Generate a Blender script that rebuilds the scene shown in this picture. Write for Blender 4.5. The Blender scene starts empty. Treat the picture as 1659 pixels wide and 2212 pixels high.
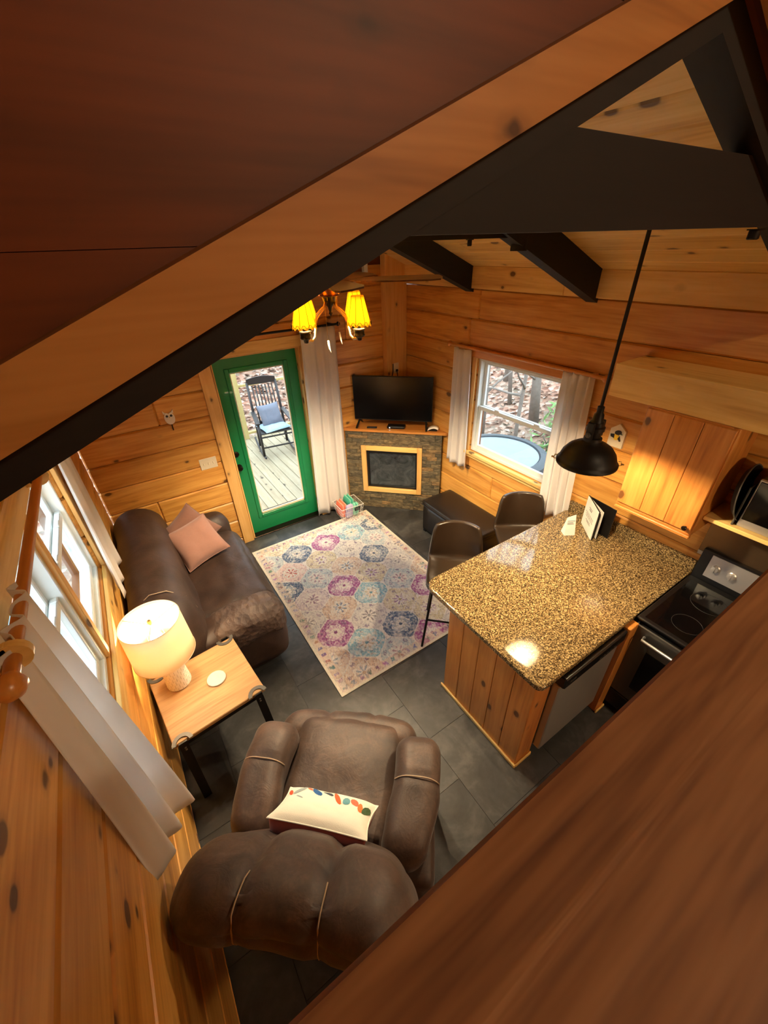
import bpy, math, random
import numpy as np
from mathutils import Vector, Matrix, noise as mnoise

random.seed(7)
sc = bpy.context.scene
COL = sc.collection
PI = math.pi

# ------------------------------------------------------------------ camera
CAM = Vector((0.0, 0.0, 2.865))
RIGHT = Vector((0.83326422, -0.55206019, -0.03000475))
DOWN = Vector((-0.32519334, -0.44550221, -0.83413253))
FWD = Vector((0.44712418, 0.70481013, -0.55074735))
cd = bpy.data.cameras.new('camera')
cam = bpy.data.objects.new('camera', cd)
COL.objects.link(cam)
cam.matrix_world = Matrix(((RIGHT.x, -DOWN.x, -FWD.x, CAM.x), (RIGHT.y, -DOWN.y, -FWD.y, CAM.y),
                           (RIGHT.z, -DOWN.z, -FWD.z, CAM.z), (0, 0, 0, 1)))
cd.sensor_fit = 'VERTICAL'
cd.sensor_height = 24.0
cd.lens = 873.32 / 2212 * 24.0
cd.clip_start = 0.01
sc.camera = cam

# ------------------------------------------------------------------ world and exposure
wd = bpy.data.worlds.new('overcast_sky')
sc.world = wd
wd.use_nodes = True
bg = wd.node_tree.nodes['Background']
bg.inputs[0].default_value = (0.80, 0.90, 1.0, 1)
bg.inputs[1].default_value = 3.3
sc.view_settings.view_transform = 'Standard'
sc.view_settings.look = 'None'
sc.view_settings.gamma = 1.0
sc.view_settings.use_curve_mapping = False
sc.view_settings.exposure = 0.85
LAMP_W = 10.0      # table lamp bulb
PEND_W = 44.0      # pendant bulb
CHAN_W = 60.0      # each chandelier bulb
LOFT_FILL_W = 24.0       # unseen fill lamp added in the loft behind the camera
KITCH_FILL_W = 14.0     # unseen fill light added in the kitchen under the loft


ADDED_SPOT_W = 25.0      # added light in the black cylinder on the middle truss
sc.cycles.max_bounces = 7
sc.cycles.diffuse_bounces = 5
sc.cycles.glossy_bounces = 3
sc.cycles.transmission_bounces = 4
sc.cycles.transparent_max_bounces = 8
sc.cycles.caustics_reflective = False
sc.cycles.caustics_refractive = False


def portal(loc, rot, sx, sy):
    l = bpy.data.lights.new('window_portal', 'AREA')
    l.shape = 'RECTANGLE'
    l.size, l.size_y = sx, sy
    l.cycles.is_portal = True
    o = bpy.data.objects.new('window_portal', l)
    o.location, o.rotation_euler = loc, rot
    COL.objects.link(o)


portal((3.06, 2.35, 1.47), (0, PI / 2, 0), 0.95, 1.0)
portal((-0.60, 1.75, 1.65), (0, -PI / 2, 0), 0.9, 1.9)
portal((1.21, 4.24, 1.05), (-PI / 2, 0, 0), 0.6, 1.7)


# ------------------------------------------------------------------ mesh helpers
class MB:
    def __init__(s):
        s.v, s.f, s.m = [], [], []
        s.M = None

    def add(s, vs, fs, mi=0):
        b = len(s.v)
        if s.M is not None:
            vs = [s.M @ Vector(p) for p in vs]
        s.v += [tuple(p) for p in vs]
        s.f += [tuple(i + b for i in f) for f in fs]
        s.m += [mi] * len(fs)
        return s

    def box(s, x0, x1, y0, y1, z0, z1, c=0.0, mi=0):
        if c <= 0:
            vs = [(x, y, z) for x in (x0, x1) for y in (y0, y1) for z in (z0, z1)]
            fs = [(0, 1, 3, 2), (4, 6, 7, 5), (0, 4, 5, 1), (2, 3, 7, 6), (0, 2, 6, 4), (1, 5, 7, 3)]
            return s.add(vs, fs, mi)
        c = min(c, (x1 - x0) * .45, (y1 - y0) * .45, (z1 - z0) * .45)
        vs, idx = [], {}
        for i, x in enumerate((x0, x1)):
            for j, y in enumerate((y0, y1)):
                for k, z in enumerate((z0, z1)):
                    sx, sy, sz = (1, -1)[i], (1, -1)[j], (1, -1)[k]
                    idx[i, j, k] = len(vs)
                    vs += [(x, y + sy * c, z + sz * c), (x + sx * c, y, z + sz * c), (x + sx * c, y + sy * c, z)]
        g = lambda i, j, k, a: idx[i, j, k] + a
        fs = []
        for i in (0, 1):
            fs.append([g(i, 0, 0, 0), g(i, 0, 1, 0), g(i, 1, 1, 0), g(i, 1, 0, 0)][::(1 if i == 0 else -1)])
            fs.append([g(0, i, 0, 1), g(1, i, 0, 1), g(1, i, 1, 1), g(0, i, 1, 1)][::(1 if i == 0 else -1)])
            fs.append([g(0, 0, i, 2), g(0, 1, i, 2), g(1, 1, i, 2), g(1, 0, i, 2)][::(1 if i == 0 else -1)])
        for a in (0, 1):
            for b in (0, 1):
                fl = 1 if (a + b) % 2 == 0 else -1
                fs.append([g(a, b, 0, 0), g(a, b, 0, 1), g(a, b, 1, 1), g(a, b, 1, 0)][::fl])
                fs.append([g(a, 0, b, 2), g(a, 0, b, 0), g(a, 1, b, 0), g(a, 1, b, 2)][::fl])
                fs.append([g(0, a, b, 1), g(0, a, b, 2), g(1, a, b, 2), g(1, a, b, 1)][::fl])
        for i in (0, 1):
            for j in (0, 1):
                for k in (0, 1):
                    t = [g(i, j, k, 0), g(i, j, k, 1), g(i, j, k, 2)]
                    fs.append(t if (i + j + k) % 2 else t[::-1])
        return s.add(vs, fs, mi)

    def prism(s, poly, axis, a, b, mi=0):
        n = len(poly)
        def P(p, t):
            return {'x': (t, p[0], p[1]), 'y': (p[0], t, p[1]), 'z': (p[0], p[1], t)}[axis]
        vs = [P(p, a) for p in poly] + [P(p, b) for p in poly]
        fs = [tuple(range(n))[::-1], tuple(range(n, 2 * n))]
        fs += [(i, (i + 1) % n, (i + 1) % n + n, i + n) for i in range(n)]
        return s.add(vs, fs, mi)

    def lathe(s, prof, n=24, c=(0, 0, 0), mi=0, cap=True):
        vs, fs = [], []
        for r, z in prof:
            for i in range(n):
                t = 2 * PI * i / n
                vs.append((c[0] + r * math.cos(t), c[1] + r * math.sin(t), c[2] + z))
        for j in range(len(prof) - 1):
            for i in range(n):
                k = (i + 1) % n
                fs.append((j * n + i, j * n + k, (j + 1) * n + k, (j + 1) * n + i))
        if cap:
            if prof[0][0] > 1e-6:
                fs.append(tuple(range(n))[::-1])
            if prof[-1][0] > 1e-6:
                fs.append(tuple(range((len(prof) - 1) * n, len(prof) * n)))
        return s.add(vs, fs, mi)

    def tube(s, path, r, n=8, closed=False, mi=0, flat=1.0):
        pts = [Vector(p) for p in path]
        m = len(pts)
        rs = r if isinstance(r, (list, tuple)) else [r] * m
        vs, fs = [], []
        up = None
        for i in range(m):
            if closed:
                d = pts[(i + 1) % m] - pts[i - 1]
            else:
                d = pts[min(i + 1, m - 1)] - pts[max(i - 1, 0)]
            d.normalize()
            if up is None:
                up = Vector((0, 0, 1)) if abs(d.z) < .9 else Vector((1, 0, 0))
            a = d.cross(up)
            a.normalize()
            b = a.cross(d)
            up = b
            for k in range(n):
                t = 2 * PI * k / n
                vs.append(pts[i] + a * math.cos(t) * rs[i] + b * math.sin(t) * rs[i] * flat)
        for i in range(m if closed else m - 1):
            j = (i + 1) % m
            for k in range(n):
                l = (k + 1) % n
                fs.append((i * n + k, i * n + l, j * n + l, j * n + k))
        if not closed:
            fs.append(tuple(range(n))[::-1])
            fs.append(tuple(range((m - 1) * n, m * n)))
        return s.add(vs, fs, mi)

    def beam(s, p0, p1, w, h, mi=0, up=(0, 0, 1)):
        p0, p1 = Vector(p0), Vector(p1)
        d = (p1 - p0).normalized()
        a = d.cross(Vector(up)).normalized()
        b = a.cross(d)
        vs = []
        for p in (p0, p1):
            for i, j in ((-1, -1), (1, -1), (1, 1), (-1, 1)):
                vs.append(p + a * i * w / 2 + b * j * h / 2)
        return s.add(vs, [(0, 1, 2, 3), (7, 6, 5, 4), (0, 4, 5, 1), (1, 5, 6, 2), (2, 6, 7, 3), (3, 7, 4, 0)], mi)

    def grid(s, nu, nv, fn, mi=0, wrap=False):
        vs = [fn(i / (nu - 1 if not wrap else nu), j / (nv - 1)) for j in range(nv) for i in range(nu)]
        fs = []
        for j in range(nv - 1):
            for i in range(nu if wrap else nu - 1):
                k = (i + 1) % nu
                fs.append((j * nu + i, j * nu + k, (j + 1) * nu + k, (j + 1) * nu + i))
        return s.add(vs, fs, mi)

    def rounded(s, c, half, r, n=9, fn=None, puff=0.0, mi=0):
        """box with rounded edges; fn deforms each point (local, after rounding)"""
        c, h = Vector(c), Vector(half)
        cache, vs, fs = {}, [], []
        def pt(p):
            key = tuple(round(x, 5) for x in p)
            if key in cache:
                return cache[key]
            q = Vector((p[0] * h.x, p[1] * h.y, p[2] * h.z))
            rr = min(r, h.x, h.y, h.z)
            inn = Vector([max(-(h[i] - rr), min(h[i] - rr, q[i])) for i in range(3)])
            d = q - inn
            if d.length > 1e-9:
                m = max(abs(x) for x in d)
                q = inn + d.normalized() * (rr if m > rr * .999 else d.length)
            if puff:
                for i in range(3):
                    if abs(p[i]) > .999:
                        o = [p[k] for k in range(3) if k != i]
                        q[i] += math.copysign(puff * (1 - o[0] ** 2) * (1 - o[1] ** 2), p[i])
            if fn:
                q = Vector(fn(q))
            cache[key] = len(vs)
            vs.append(q + c)
            return cache[key]
        # denser near the edges so that the rounding is smooth
        ts = [math.sin((i / n - .5) * PI) * .35 + (2 * i / n - 1) * .65 for i in range(n + 1)]
        for ax in range(3):
            for sg in (-1, 1):
                for i in range(n):
                    for j in range(n):
                        quad = []
                        for a, b in ((i, j), (i + 1, j), (i + 1, j + 1), (i, j + 1)):
                            p = [0, 0, 0]
                            p[ax] = sg
                            p[(ax + 1) % 3] = ts[a]
                            p[(ax + 2) % 3] = ts[b]
                            quad.append(pt(p))
                        fs.append(tuple(quad) if sg > 0 else tuple(quad[::-1]))
        return s.add(vs, fs, mi)


def mesh_of(name, mb, mats, smooth=False):
    me = bpy.data.meshes.new(name)
    me.from_pydata(mb.v, [], mb.f)
    for m in (mats if isinstance(mats, (list, tuple)) else [mats]):
        me.materials.append(m)
    if any(mb.m):
        me.polygons.foreach_set('material_index', mb.m)
    if smooth:
        me.polygons.foreach_set('use_smooth', [True] * len(me.polygons))
        if smooth == 'auto':
            try:
                me.set_sharp_from_angle(angle=math.radians(40))
            except Exception:
                pass
    me.update()
    return me


def obj(name, mb, mats, parent=None, smooth=False, label=None):
    o = bpy.data.objects.new(name, mesh_of(name, mb, mats, smooth))
    COL.objects.link(o)
    if parent is not None:
        o.parent = parent
    if label:
        o['label'] = label
    return o


def tag(o, label, cat, group=None):
    o['label'], o['category'] = label, cat
    if group:
        o['group'] = group
    return o


def thing(name, label, cat, loc=(0, 0, 0), rz=0.0, group=None):
    o = bpy.data.objects.new(name, None)
    o.empty_display_size = .1
    COL.objects.link(o)
    o.location, o.rotation_euler = loc, (0, 0, rz)
    return tag(o, label, cat, group)


def struct(name, mb, mat, parent=None):
    o = obj(name, mb, mat, parent)
    if parent is None:
        o['kind'] = 'structure'
    return o


def sthing(name, loc=(0, 0, 0)):
    o = bpy.data.objects.new(name, None)
    o.empty_display_size = .1
    COL.objects.link(o)
    o.location = loc
    o['kind'] = 'structure'
    return o


def solidify(o, t, off=0.0):
    m = o.modifiers.new('thickness', 'SOLIDIFY')
    m.thickness, m.offset = t, off
    return o


# ------------------------------------------------------------------ materials
def lin(c):
    c = [x / 255.0 for x in c]
    return tuple((x / 12.92 if x <= .04045 else ((x + .055) / 1.055) ** 2.4) for x in c) + (1.0,)


class NT:
    def __init__(s, name):
        s.m = bpy.data.materials.new(name)
        s.m.use_nodes = True
        s.t = s.m.node_tree
        s.b = s.t.nodes['Principled BSDF']

    def n(s, typ, **kw):
        nd = s.t.nodes.new('ShaderNode' + typ)
        for k, v in kw.items():
            if k.startswith('i_'):
                key = k[2:]
                key = int(key) if key.isdigit() else key.replace('_', ' ')
                nd.inputs[key].default_value = v
            else:
                setattr(nd, k, v)
        return nd

    def l(s, a, b):
        s.t.links.new(a, b)

    def ramp(s, src, stops, interp='LINEAR'):
        r = s.n('ValToRGB')
        r.color_ramp.interpolation = interp
        e = r.color_ramp.elements
        while len(e) > 1:
            e.remove(e[-1])
        e[0].position, e[0].color = stops[0]
        for p, c in stops[1:]:
            x = e.new(p)
            x.color = c
        s.l(src, r.inputs[0])
        return r.outputs[0]

    def mix(s, fac, a, b, mode='MIX'):
        m = s.n('Mix', data_type='RGBA', blend_type=mode)
        for sock, val in ((m.inputs[0], fac), (m.inputs[6], a), (m.inputs[7], b)):
            if isinstance(val, (int, float)):
                sock.default_value = val
            elif isinstance(val, tuple):
                sock.default_value = val
            else:
                s.l(val, sock)
        return m.outputs[2]

    def math(s, op, a, b=0.0, c=None, clamp=False):
        m = s.n('Math', operation=op, use_clamp=clamp)
        for i, val in enumerate((a, b) if c is None else (a, b, c)):
            if isinstance(val, (int, float)):
                m.inputs[i].default_value = val
            else:
                s.l(val, m.inputs[i])
        return m.outputs[0]

    def coords(s, rand=True, kind='Object'):
        tc = s.n('TexCoord')
        out = tc.outputs[kind]
        if rand:
            oi = s.n('ObjectInfo')
            cb = s.n('CombineXYZ')
            for i, k in enumerate((37.0, 53.0, 71.0)):
                s.l(s.math('MULTIPLY', oi.outputs['Random'], k), cb.inputs[i])
            va = s.n('VectorMath', operation='ADD')
            s.l(out, va.inputs[0])
            s.l(cb.outputs[0], va.inputs[1])
            out = va.outputs[0]
        return out

    def scaled(s, vec, sc_):
        mp = s.n('Mapping')
        mp.inputs['Scale'].default_value = sc_
        s.l(vec, mp.inputs[0])
        return mp.outputs[0]

    def noise(s, vec, scale, detail=4.0, rough=.55, dist=0.0):
        nd = s.n('TexNoise', i_Scale=scale, i_Detail=detail, i_Roughness=rough, i_Distortion=dist)
        if vec is not None:
            s.l(vec, nd.inputs['Vector'])
        return nd.outputs[0]

    def bump(s, h, strength=.3, dist=.01):
        b = s.n('Bump', i_Strength=strength, i_Distance=dist)
        s.l(h, b.inputs['Height'])
        s.l(b.outputs[0], s.b.inputs['Normal'])

    def setp(s, **kw):
        for k, v in kw.items():
            s.b.inputs[k.replace('_', ' ')].default_value = v


def wood(name, light, mid, dark, axis='X', rough=.45, knots=True, var=.25, grain=1.0, coat=0.0, knot_scale=1.0, bump=.12):
    w = NT(name)
    v = w.coords()
    ax = 'XYZ'.index(axis)
    st = [1.0, 1.0, 1.0]
    st[ax] = .07
    stretched = w.scaled(v, tuple(st))
    # warp the grain around knots
    kv = [9.0 * knot_scale] * 3
    kv[ax] = 5.5 * knot_scale
    kmap = w.scaled(v, tuple(kv))
    vor = w.n('TexVoronoi', i_Scale=1.0, i_Randomness=1.0)
    vor.feature = 'F1'
    w.l(kmap, vor.inputs['Vector'])
    kd = vor.outputs['Distance']
    n1 = w.noise(stretched, 16 * grain, 3, .6, .6)
    n2 = w.noise(stretched, 70 * grain, 1, .6)
    n3 = w.noise(stretched, 5 * grain, 1, .5)
    t = w.math('ADD', w.math('MULTIPLY', n1, .55), w.math('ADD', w.math('MULTIPLY', n2, .2), w.math('MULTIPLY', n3, .25)))
    col = w.ramp(t, [(.32, lin(dark)), (.47, lin(mid)), (.62, lin(light))])
    if knots:
        sc_ = w.n('SeparateColor')
        w.l(vor.outputs['Color'], sc_.inputs[0])
        pick = w.math('GREATER_THAN', sc_.outputs[0], .56)
        # knot size differs from knot to knot
        rad = w.math('MULTIPLY_ADD', sc_.outputs[1], .12, .06)
        wob = w.math('MULTIPLY_ADD', w.noise(v, 40, 0), .05, -.025)
        kk = w.math('SUBTRACT', w.math('ADD', kd, wob), rad)
        core = w.ramp(kk, [(0.0, (1, 1, 1, 1)), (.02, (.7, .7, .7, 1)), (.05, (.25, .25, .25, 1)), (.15, (0, 0, 0, 1))])
        f = w.math('MULTIPLY', core, pick)
        kn = (dark[0] * .36, dark[1] * .28, dark[2] * .25)
        col = w.mix(w.math('MULTIPLY', f, .85), col, lin(kn))
    oi = w.n('ObjectInfo')
    br = w.math('MULTIPLY_ADD', oi.outputs['Random'], var, 1.0 - var / 2)
    hs = w.n('HueSaturation')
    w.l(br, hs.inputs['Value'])
    w.l(col, hs.inputs['Color'])
    w.l(hs.outputs[0], w.b.inputs['Base Color'])
    w.setp(Roughness=rough, Coat_Weight=coat, Coat_Roughness=.25)
    if bump > .2:
        w.bump(n1, bump, .004)
    return w.m


def plain(name, rgb, rough=.5, metal=0.0, noise_s=0.0, noise_a=.1, bump=0.0, bump_s=200, spec=.5, coat=0.0, rand=False, emit=0.0, sheen=0.0):
    p = NT(name)
    c = lin(rgb)
    v = p.coords(rand)
    nz = p.noise(v, noise_s or 30.0, 2 if noise_s else 0)
    a = noise_a if noise_s else .03
    f = p.math('MULTIPLY_ADD', nz, 2 * a, 1 - a)
    hs = p.n('HueSaturation')
    hs.inputs['Color'].default_value = c
    p.l(f, hs.inputs['Value'])
    p.l(hs.outputs[0], p.b.inputs['Base Color'])
    p.setp(Roughness=rough, Metallic=metal, Coat_Weight=coat, Specular_IOR_Level=spec, Sheen_Weight=sheen)
    if bump:
        p.bump(p.noise(v, bump_s, 1), bump, .003)
    if emit:
        p.setp(Emission_Color=c, Emission_Strength=emit)
    return p.m


M = {}
M['log_x'] = wood('pine_log_x', (226, 172, 92), (206, 146, 66), (162, 102, 40), 'X', .38, True, .22)
M['log_y'] = wood('pine_log_y', (226, 172, 92), (206, 146, 66), (162, 102, 40), 'Y', .38, True, .22)
M['pale_x'] = wood('pale_pine_x', (240, 206, 132), (230, 190, 110), (202, 152, 78), 'X', .45, True, .1)
M['pale_y'] = wood('pale_pine_y', (240, 206, 132), (230, 190, 110), (202, 152, 78), 'Y', .45, True, .1)
M['pale_z'] = wood('pale_pine_z', (232, 188, 118), (222, 172, 98), (194, 136, 70), 'Z', .45, True, .1)
M['honey_z'] = wood('honey_pine_z', (214, 148, 74), (198, 128, 56), (160, 92, 34), 'Z', .32, True, .16, coat=.25)
M['honey_y'] = wood('honey_pine_y', (214, 148, 74), (198, 128, 56), (160, 92, 34), 'Y', .32, True, .1, coat=.25)
M['honey_x'] = wood('honey_pine_x', (214, 148, 74), (198, 128, 56), (160, 92, 34), 'X', .32, True, .1, coat=.25)
M['beam_x'] = wood('brown_stained_beam', (196, 142, 80), (178, 124, 64), (146, 96, 46), 'X', .5, True, .05)
M['panel_x'] = wood('dark_loft_panel', (118, 58, 18), (104, 49, 14), (82, 37, 10), 'X', .55, True, .12)
M['rail_x'] = wood('loft_rail_wood', (186, 132, 86), (160, 108, 66), (104, 62, 36), 'X', .6, True, .05, grain=1.7, bump=.35)
M['black_wood'] = wood('black_stained_beam', (25, 22, 21), (17, 15, 14), (11, 10, 9), 'X', .7, False, .1)
M['oak'] = wood('oak_table_top', (176, 140, 94), (158, 121, 77), (126, 91, 52), 'X', .6, False, .05, grain=1.2)
M['fan_blade'] = wood('dark_oak_blade', (96, 60, 32), (78, 46, 24), (56, 32, 16), 'X', .4, False, .05)
M['deck'] = wood('deck_board_wood', (164, 152, 126), (154, 140, 112), (132, 116, 90), 'Y', .7, True, .14)
M['post_wood'] = wood('porch_post_wood', (196, 178, 120), (180, 160, 102), (150, 130, 78), 'Z', .7, True, .1)
M['green'] = plain('green_door_paint', (16, 128, 76), .35, noise_s=8, noise_a=.05, coat=.15)
M['cream'] = plain('cream_plastic', (226, 214, 186), .4)
M['white_vinyl'] = plain('white_vinyl', (226, 234, 232), .35)
M['black_metal'] = plain('black_metal', (22, 20, 19), .45, .4)
M['bronze'] = plain('dark_bronze', (40, 30, 22), .32, .8)
M['copper'] = plain('antique_copper', (150, 92, 48), .28, .9, noise_s=20, noise_a=.2)
M['brass'] = plain('brass', (214, 178, 108), .28, .9)
M['burner'] = plain('burner_print', (16, 15, 15), .7)
M['oven_steel'] = plain('dark_oven_steel', (104, 102, 98), .34, .8)
M['added_deck'] = plain('grey_blue_added_deck', (112, 136, 142), .7, noise_s=6, noise_a=.15)
M['black_plastic'] = plain('black_plastic', (14, 14, 15), .35)
M['tv_screen'] = plain('tv_screen_glass', (5, 5, 6), .16, spec=.5)
M['steel'] = plain('brushed_steel', (196, 196, 194), .36, .75, noise_s=5, noise_a=.06)
M['dark_steel'] = plain('brown_steel_panel', (130, 108, 82), .3, .85)
M['black_glass'] = plain('black_glass', (7, 7, 8), .07, spec=.6)
M['iron_grey'] = plain('grey_iron_strap', (92, 90, 86), .5, .5, noise_s=60, noise_a=.15)
M['ceramic'] = plain('ivory_ceramic', (236, 226, 208), .5, noise_s=40, noise_a=.04)
def lamp_ceramic():
    p = NT('block_patterned_ceramic')
    tc = p.n('TexCoord')
    sp = p.n('SeparateXYZ')
    p.l(tc.outputs['Object'], sp.inputs[0])
    an = p.math('MULTIPLY', p.math('ARCTAN2', sp.outputs[1], sp.outputs[0]), 18 / (2 * PI))
    rw = p.math('MULTIPLY', sp.outputs[2], 1 / .028)
    sh = p.math('ADD', an, p.math('MULTIPLY', p.math('FLOOR', rw), .5))
    fx = p.math('ABSOLUTE', p.math('SUBTRACT', p.math('FRACT', p.math('ADD', sh, 40.0)), .5))
    gr = p.ramp(fx, [(.42, (1, 1, 1, 1)), (.48, (0, 0, 0, 1))])
    p.l(p.mix(gr, lin((196, 182, 158)), lin((236, 226, 208))), p.b.inputs['Base Color'])
    p.setp(Roughness=.5)
    p.bump(gr, .6, .004)
    return p.m


M['lamp_base'] = lamp_ceramic()
M['coaster'] = plain('white_coaster', (194, 188, 176), .8, noise_s=150, noise_a=.12, bump=.4, bump_s=120)
M['pink'] = plain('dusty_pink_fabric', (146, 106, 92), .9, noise_s=60, noise_a=.08, bump=.3, bump_s=500, sheen=.3)
M['pink2'] = plain('deep_pink_fabric', (122, 84, 70), .9, noise_s=60, noise_a=.08, bump=.3, bump_s=500, sheen=.3)
M['rust'] = plain('rust_red_velvet', (158, 54, 26), .8, noise_s=25, noise_a=.2, sheen=.4)
M['white_cloth'] = plain('white_pillow_cloth', (234, 230, 214), .9, noise_s=20, noise_a=.04, bump=.2, bump_s=300)
M['paper'] = plain('white_paper', (236, 232, 222), .7)
M['ink'] = plain('black_ink', (40, 36, 34), .7)
M['lavender'] = plain('lavender_towel', (188, 176, 210), .95, noise_s=90, noise_a=.06, bump=.5, bump_s=350)
M['coral'] = plain('coral_towel', (232, 112, 84), .95, noise_s=90, noise_a=.08, bump=.5, bump_s=350)
M['coral_l'] = plain('pale_coral_stripe', (240, 170, 146), .95, noise_s=90, noise_a=.05)
M['sea'] = plain('sea_green_towel', (60, 160, 136), .95, noise_s=90, noise_a=.08, bump=.5, bump_s=350)
M['sea_l'] = plain('mint_stripe', (134, 212, 184), .95, noise_s=90, noise_a=.05)
M['white_wire'] = plain('white_wire', (240, 234, 226), .4)
M['yellow'] = plain('yellow_paint', (230, 190, 40), .6)
M['sage'] = plain('sage_green_paint', (70, 92, 66), .6)
M['grey_cushion'] = plain('grey_outdoor_cushion', (110, 116, 130), .9, noise_s=60, noise_a=.1)
M['blue_cushion'] = plain('pale_blue_cushion', (150, 176, 196), .9, noise_s=30, noise_a=.25)
M['navy'] = plain('navy_stripe', (40, 60, 96), .9)
M['chair_black'] = plain('black_rocker_paint', (36, 33, 34), .45)
M['tub_grey'] = plain('grey_tub_shell', (62, 70, 76), .6, noise_s=10, noise_a=.1)
M['tub_cover'] = plain('pale_tub_cover', (126, 136, 142), .6, noise_s=4, noise_a=.06)
M['wall_back'] = plain('wall_backing', (120, 70, 30), .8)
M['dark_plaster'] = plain('loft_shell', (90, 60, 36), .8, noise_s=3)
M['grout'] = plain('dark_grout', (72, 70, 68), .9)
M['mortar'] = plain('dark_mortar', (40, 36, 32), .95)
M['green_leaf'] = plain('evergreen_leaf', (110, 148, 84), .6, noise_s=3, noise_a=.35)
M['log_end'] = plain('grey_bark', (128, 120, 112), .95, noise_s=12, noise_a=.35, bump=.6, bump_s=30, rand=True)
M['stitch'] = plain('tan_stitching', (172, 150, 124), .8)
M['ottoman'] = plain('black_leatherette', (30, 25, 24), .33, noise_s=14, noise_a=.2, bump=.15, bump_s=260)
M['stool'] = plain('brown_black_leather', (48, 36, 24), .3, noise_s=8, noise_a=.15, bump=.1, bump_s=200, coat=.2)


def fabric_recliner():
    p = NT('brown_suede_leather')
    v = p.coords(False)
    big = p.noise(v, 5.5, 5, .6, .8)
    fine = p.noise(v, 90, 3)
    t = p.math('ADD', p.math('MULTIPLY', big, .8), p.math('MULTIPLY', fine, .2))
    c = p.ramp(t, [(.3, lin((42, 28, 20))), (.5, lin((64, 45, 34))), (.68, lin((92, 69, 55)))])
    p.l(c, p.b.inputs['Base Color'])
    p.setp(Roughness=.55, Sheen_Weight=.12, Sheen_Roughness=.5)
    p.bump(p.math('ADD', p.math('MULTIPLY', p.noise(v, 9, 4, .6, 1.2), 1.0), p.math('MULTIPLY', fine, .12)), .18, .02)
    return p.m


def sofa_leather(name, base, hi, quilt=False, rough=.36):
    p = NT(name)
    v = p.coords(False)
    big = p.noise(v, 6, 4, .6, .6)
    c = p.ramp(big, [(.3, lin(base)), (.7, lin(hi))])
    p.l(c, p.b.inputs['Base Color'])
    p.setp(Roughness=rough)
    if quilt:
        wv = p.n('TexVoronoi', i_Scale=26.0)
        p.l(p.scaled(v, (1, .55, 1)), wv.inputs['Vector'])
        p.bump(p.math('ADD', wv.outputs['Distance'], p.math('MULTIPLY', p.noise(v, 60, 3), .5)), .55, .02)
    else:
        p.bump(p.math('ADD', p.noise(v, 120, 3), p.math('MULTIPLY', p.noise(v, 7, 3, .6, 1.0), 2.0)), .18, .01)
    return p.m


M['recliner'] = fabric_recliner()
M['sofa'] = sofa_leather('dark_brown_leather', (42, 29, 23), (64, 46, 37), rough=.5)
M['sofa_cover'] = sofa_leather('brown_quilted_throw', (60, 46, 40), (92, 74, 64), True, .55)


def slate():
    p = NT('slate_tile')
    v = p.coords(True)
    n = p.noise(v, 3.2, 6, .62, .9)
    n2 = p.noise(v, 24, 4)
    t = p.math('ADD', p.math('MULTIPLY', n, .8), p.math('MULTIPLY', n2, .2))
    c = p.ramp(t, [(.3, lin((40, 39, 39))), (.5, lin((60, 60, 60))), (.7, lin((90, 89, 87)))])
    oi = p.n('ObjectInfo')
    hs = p.n('HueSaturation')
    p.l(p.math('MULTIPLY_ADD', oi.outputs['Random'], .35, .8), hs.inputs['Value'])
    p.l(c, hs.inputs['Color'])
    p.l(hs.outputs[0], p.b.inputs['Base Color'])
    p.setp(Roughness=.42)
    p.bump(t, .15, .004)
    return p.m


def ledger():
    p = NT('ledger_stone')
    v = p.coords(True)
    n = p.noise(p.scaled(v, (1, 1, 3)), 14, 6, .65, .5)
    c = p.ramp(n, [(.3, lin((58, 52, 42))), (.5, lin((106, 97, 78))), (.7, lin((150, 136, 108)))])
    oi = p.n('ObjectInfo')
    tint = p.ramp(oi.outputs['Random'], [(0.0, (.55, .55, .52, 1)), (.35, (.8, .8, .76, 1)), (.6, (1.0, .92, .78, 1)),
                                         (.88, (1.1, .95, .75, 1)), (1.0, (1.7, 1.25, .8, 1))])
    p.l(p.mix(1.0, c, tint, 'MULTIPLY'), p.b.inputs['Base Color'])
    p.setp(Roughness=.75)
    p.bump(n, .8, .012)
    return p.m


def granite():
    p = NT('speckled_granite')
    v = p.coords(False)
    n = p.noise(v, 120, 3, .6, .6)
    n2 = p.noise(v, 300, 2, .6)
    t = p.math('ADD', p.math('MULTIPLY', n, .75), p.math('MULTIPLY', n2, .25))
    c = p.ramp(t, [(.40, lin((44, 34, 22))), (.49, lin((88, 71, 46))), (.545, lin((146, 122, 80))), (.64, lin((196, 174, 126)))])
    p.l(c, p.b.inputs['Base Color'])
    p.setp(Roughness=.09, Specular_IOR_Level=.6)
    return p.m


def curtain_mat(name, c):
    p = NT(name)
    tr = p.n('BsdfTranslucent')
    tr.inputs[0].default_value = lin(c)
    ms = p.n('MixShader')
    ms.inputs[0].default_value = .42
    out = [n for n in p.t.nodes if n.type == 'OUTPUT_MATERIAL'][0]
    v = p.coords(False)
    nz = p.noise(p.scaled(v, (1, 1, .2)), 30, 3)
    hs = p.n('HueSaturation')
    hs.inputs['Color'].default_value = lin(c)
    p.l(p.math('MULTIPLY_ADD', nz, .1, .95), hs.inputs['Value'])
    p.l(hs.outputs[0], p.b.inputs['Base Color'])
    p.setp(Roughness=.9)
    p.bump(p.noise(v, 500, 2), .15, .002)
    p.l(p.b.outputs[0], ms.inputs[1])
    p.l(tr.outputs[0], ms.inputs[2])
    p.l(ms.outputs[0], out.inputs[0])
    return p.m


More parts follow.
